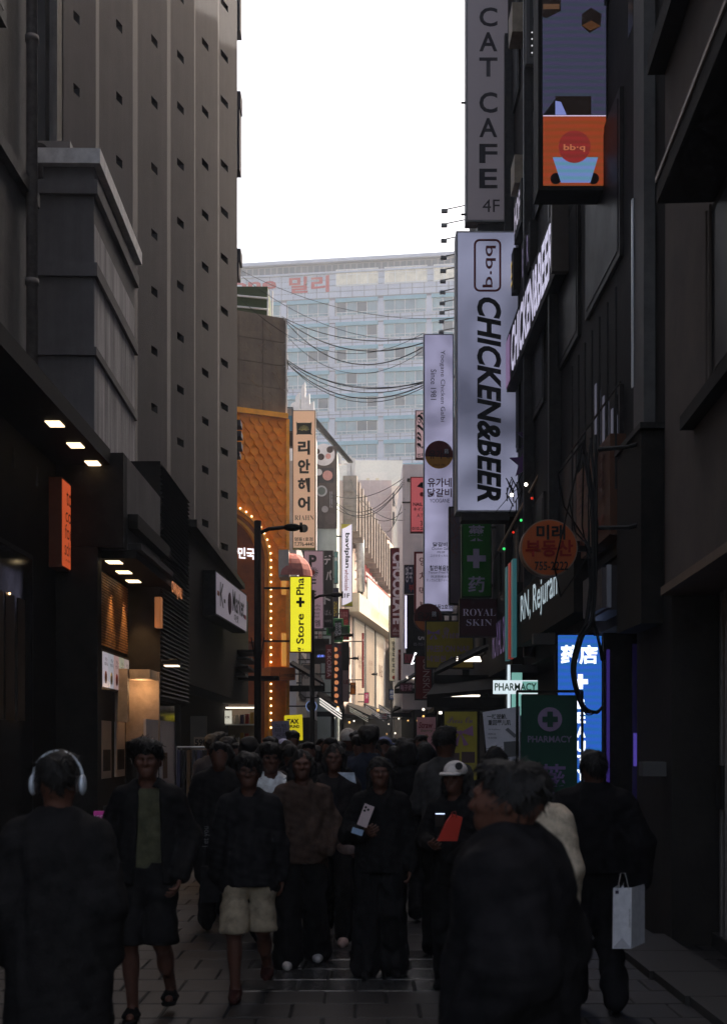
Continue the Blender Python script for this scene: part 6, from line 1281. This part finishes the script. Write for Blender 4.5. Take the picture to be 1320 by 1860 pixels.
# 8 left coat person with bag
person('person in a long black coat close to the clothes rack', at(398, 10.6), 10, 1.66, mirror_step(.8), BLK, BLK, hair='short', top_kw=dict(ins=.05, hem=.60, wide=.03), cell=.016, detail=0)
tb = thing('tote_bag', 'black bag with pale script letters on the arm of the black coat', 'bag', P(368, 1600, 10.2)); MB().box(P(364, 0, 10.2).x, P(398, 0, 10.2).x, 10.2, 10.3, P(0, 1640, 10.2).z, P(0, 1575, 10.2).z).build('bag_body', cloth(40, 38, 38), tb)
MB().tube([P(370, 1575, 10.25), P(376, 1490, 10.25), P(388, 1575, 10.25)], .012).build('strap', cloth(40, 38, 38), tb); text(tb, 'Let you', P(375, 1520, 10.13), EX, EZ, .07, .17, plain(110, 106, 106), rot=90)
# 9 tall man in grey sweater
person('tall dark haired man in a grey knitted sweater facing the stalls', at(808, 9.6), 150, 1.78, skel(elL=(.24, -.04, 1.14), wrL=(.14, -.22, 1.10)), (70, 66, 64), BLK, hair='short', detail=0, top_kw=dict(ins=.03, hem=.82), cell=.014)
# 10 white cap with phone
s10 = skel(elR=(-.24, .0, 1.14), wrR=(-.10, -.26, 1.13), elL=(.24, .0, 1.14), wrL=(.08, -.24, 1.02))
person('woman in a white baseball cap with a dark patch looking down at her phone', at(826, 8.3), -25, 1.52, s10, BLK, BLK, hair='bob', hat=('cap', (214, 204, 198)), hands=(('R', (.6, -.4, .3), .8, -1),), top_kw=dict(ins=.03, hem=.82), cell=.012)
C = P(833, 1392, 8.19); MB().disc(C, EX, EZ, -EY, .026, 0, .004, 16).build('patch_badge', plain(40, 36, 38), None); o = bpy.context.scene.collection.objects[-1]; tag(o, 'dark round patch badge on the front of the white cap', 'badge')
ph = thing('phone', 'dark phone with a glowing screen edge held under the white cap', 'phone', P(798, 1490, 7.9)); C = P(799, 1488, 7.9); MB().ob(C, EX, EZ, -EY, -.032, .032, -.05, .03, -.004, .004).build('case', BLACK, ph); MB().ob(C, EX, EZ, -EY, -.03, .03, .031, .036, -.004, .004).build('screen_edge', lit(200, 215, 255, 1.2), ph)
rb = thing('paper_bag', 'red paper bag carried below the white cap', 'paper bag', P(820, 1520, 7.8)); MB().prism([(-.075, -.09), (.05, -.09), (.085, .06), (.02, .085), (-.02, .03)], P(816, 1503, 7.8), EX, EZ, -EY, -.08, 0).build('bag_body', plain(190, 52, 36), rb); MB().tube([P(822, 1484, 7.79), P(820, 1476, 7.78), P(827, 1474, 7.78), P(829, 1486, 7.79)], .004).build('handle', plain(120, 40, 30), rb)
# 11 close man in profile
s11 = skel(elL=(.21, .06, 1.13), elR=(-.21, .06, 1.13), wrL=(.20, -.06, .90), wrR=(-.20, -.08, .90))
p = person('large man in black seen close in profile crossing the right foreground', at(926, 3.6), -112, 1.60, s11, (26, 24, 25), BLK, hair='short', hands=(('R', (1, 0, 0), .6, -1), ('L', (-1, 0, 0), .6, 1)), top_kw=dict(ins=.085, hem=.74, wide=.03), cell=.012, width=1.1)
# 12 woman with cream puffer
def puffer():
    p = person('long black haired woman in a cream puffer jacket beside the pharmacy banner', at(966, 6.6), 160, 1.55, skel(), (196, 176, 152), BLK, hair='long', detail=0, top_kw=dict(ins=.06, hem=.82, wide=.03), cell=.013, fold=.008, fold_f=16)
    return p
puffer()
# 13 black jacket man from behind with paper bag
s13 = skel(elL=(.25, .03, 1.13), wrL=(.24, .0, .88), elR=(-.26, .03, 1.13), wrR=(-.265, .0, .87), anR=(-.12, .06, .10), anL=(.12, -.04, .085))
person('broad man from behind in a black blouson carrying a white paper bag', at(1078, 7.6), 178, 1.61, s13, (24, 22, 23), (34, 32, 34), hair='short', detail=0, top_kw=dict(ins=.06, hem=.95, wide=.05), cell=.014, hands=(('R', (1, 0, 0), .9, -1), ('L', (-1, 0, 0), .7, 1)), width=1.1)
MB().box(at(1030, 7.6)[0], at(1092, 7.6)[0], 7.42, 7.425, .93, .94)
pb = thing('paper_bag', 'white paper carrier bag with twisted handles in the hand of the man in the blouson', 'paper bag', P(1140, 1725, 7.35)); WPM = mat('white_paper', (.84, .80, .82), .6, .06, 20, .3, bscale=18)
a, c_ = P(1112, 1724, 7.3), P(1146, 1614, 7.3); x2 = P(1172, 1700, 7.5).x
MB().add([(a.x, 7.3, a.z), (c_.x, 7.3, a.z), (x2, 7.52, a.z), (a.x+.09, 7.52, a.z), (a.x+.004, 7.3, c_.z), (c_.x+.004, 7.3, c_.z+.004), (x2, 7.52, c_.z), (a.x+.09, 7.52, c_.z)], [(0, 3, 2, 1), (0, 1, 5, 4), (1, 2, 6, 5), (2, 3, 7, 6), (3, 0, 4, 7)]).build('bag_body', WPM, pb)
for yy, x0, x1 in ((7.30, .03, .10), (7.51, .11, .18)): MB().tube([V((a.x+x0, yy, c_.z-.01)), V((a.x+x0+.022, yy+.01, c_.z+.09)), V((a.x+x1-.022, yy+.01, c_.z+.09)), V((a.x+x1, yy, c_.z-.01))], .0025, 5).build('handle', cloth(180, 170, 165), pb)
px_box(pb, 'printed_mark', 1117, 1618, 1123, 1624, 7.3, .002, plain(70, 60, 80)); text(pb, 'BODYHOLIC BOUTIQUE', P(1142.5, 1668, 7.295), EX, EZ, .010, .11, plain(60, 56, 66), rot=-90)
poly(pb, 'fold', [(1113, 1722), (1145, 1722), (1129, 1704)], 7.3, .002, mat('paper_fold', (.60, .56, .58), .6, .05, 20))
# middle distance pedestrians, one by one
mids = [(600, 11.6, 0, 1.70, BLK, 'short', 'dark haired pedestrian in black behind the brown sweatshirt'), (738, 11.5, 175, 1.68, BLK, 'bob', 'pedestrian with dark bobbed hair right of the woman with the phone'), (560, 12.4, 5, 1.66, (40, 38, 44), 'short', 'pedestrian in charcoal behind the white fleece'), (655, 12.8, -6, 1.72, (36, 34, 34), 'fluffy', 'tousle haired pedestrian left of the woman with the phone'),
        (772, 12.6, 170, 1.66, (44, 42, 40), 'long', 'long haired pedestrian seen from behind beside the grey sweater'), (430, 13.2, 4, 1.65, BLK, 'short', 'pedestrian in black left of the white fleece'), (522, 14.0, 178, 1.68, BLK, 'long', 'long haired pedestrian from behind over the white fleece'), (898, 9.9, 186, 1.62, BLK, 'bob', 'pedestrian from behind between the white poster and the white cap')]
for px, Y, fc, hh, c, hr, lb in mids: person(lb, at(px, Y), fc, hh, mirror_step(random.uniform(.2, .8)), c, BLK, hair=hr, detail=0, cell=.018)
# far individuals with something of their own
person('pedestrian in a ribbed grey beanie seen from behind', at(632, 15.2), 180, 1.80, skel(), (50, 48, 48), BLK, hair=None, hat=('beanie', (178, 168, 158)), detail=0, cell=.02)
person('pedestrian in a blue and white cap in front of the pink poster', at(699, 15.6), 150, 1.72, skel(), (60, 56, 56), BLK, hair='bob', hat=('cap', (110, 116, 150)), detail=0, cell=.02)
person('pedestrian in a pale lavender cap below the tax refund board', at(515, 17.5), 170, 1.70, skel(), BLK, BLK, hair='bob', hat=('cap', (176, 172, 196)), detail=0, cell=.02)
person('pedestrian silhouette in front of the yellow tax refund board', at(532, 18.0), 0, 1.82, skel(), BLK, BLK, hair='fluffy', detail=0, cell=.02)
person('pedestrian in a pale beige jacket beside the pink poster', at(738, 18.6), 90, 1.66, skel(), (150, 118, 104), BLK, hair='bob', detail=0, cell=.02)
person('pedestrian in a pale hooded top left of the crowd', at(478, 16.4), 175, 1.62, skel(), (190, 186, 190), BLK, hair='short', hood=True, detail=0, cell=.02)
person('pedestrian in a light grey puffer near the pink poster', at(716, 14.4), 170, 1.62, skel(), (130, 126, 122), BLK, hair='long', detail=0, cell=.02, top_kw=dict(ins=.05))
# distant crowd: copies of four people
CG = 'dark clothed pedestrians in the distant crowd'; CLB = 'dark haired pedestrian in dark clothes in the distant crowd'
protos = []
for i, (px, Y, hr, c, fc) in enumerate(((585, 19, 'short', BLK, 0), (670, 20, 'long', (50, 44, 44), 180), (640, 22, 'fluffy', (42, 44, 54), 4), (760, 17.5, 'bob', (64, 54, 50), 176))):
    protos.append(person(CLB.replace('dark haired', ('short haired', 'long haired', 'tousle haired', 'bob haired')[i]), at(px, Y), fc, (1.72, 1.64, 1.74, 1.66)[i], mirror_step(.5), c, BLK, hair=hr, detail=0, cell=.025, group=CG))
rr_ = random.Random(21); placed = [at(a_[0], a_[1]) for a_ in mids]+[at(607, 10.3), at(808, 9.6)]
n_ = 0
while n_ < 64:
    Y = rr_.uniform(11.2, 46) if n_ > 22 else rr_.uniform(11.2, 16); px = rr_.uniform(380, 800) if Y < 16 else rr_.uniform(475, 775) if Y < 24 else rr_.uniform(560, 745); x = at(px, Y)[0]
    if x < -2.3 or x > 2.2 or any(abs(x-a)+abs(Y-b) < .75 for a, b in placed): continue
    placed.append((x, Y)); q = rr_.choice(protos); c = q.copy(); COL.objects.link(c); c.location = (x, Y, 0); c.rotation_euler = (0, 0, R(rr_.choice((0, 180))+rr_.uniform(-20, 20))); k = rr_.uniform(.93, 1.04); c.scale = (q.scale[0]*k, q.scale[1]*k, q.scale[2]*k); n_ += 1
    for ch in q.children: d_ = ch.copy(); COL.objects.link(d_); d_.parent = c
flush_text()
haze_box(.0012)
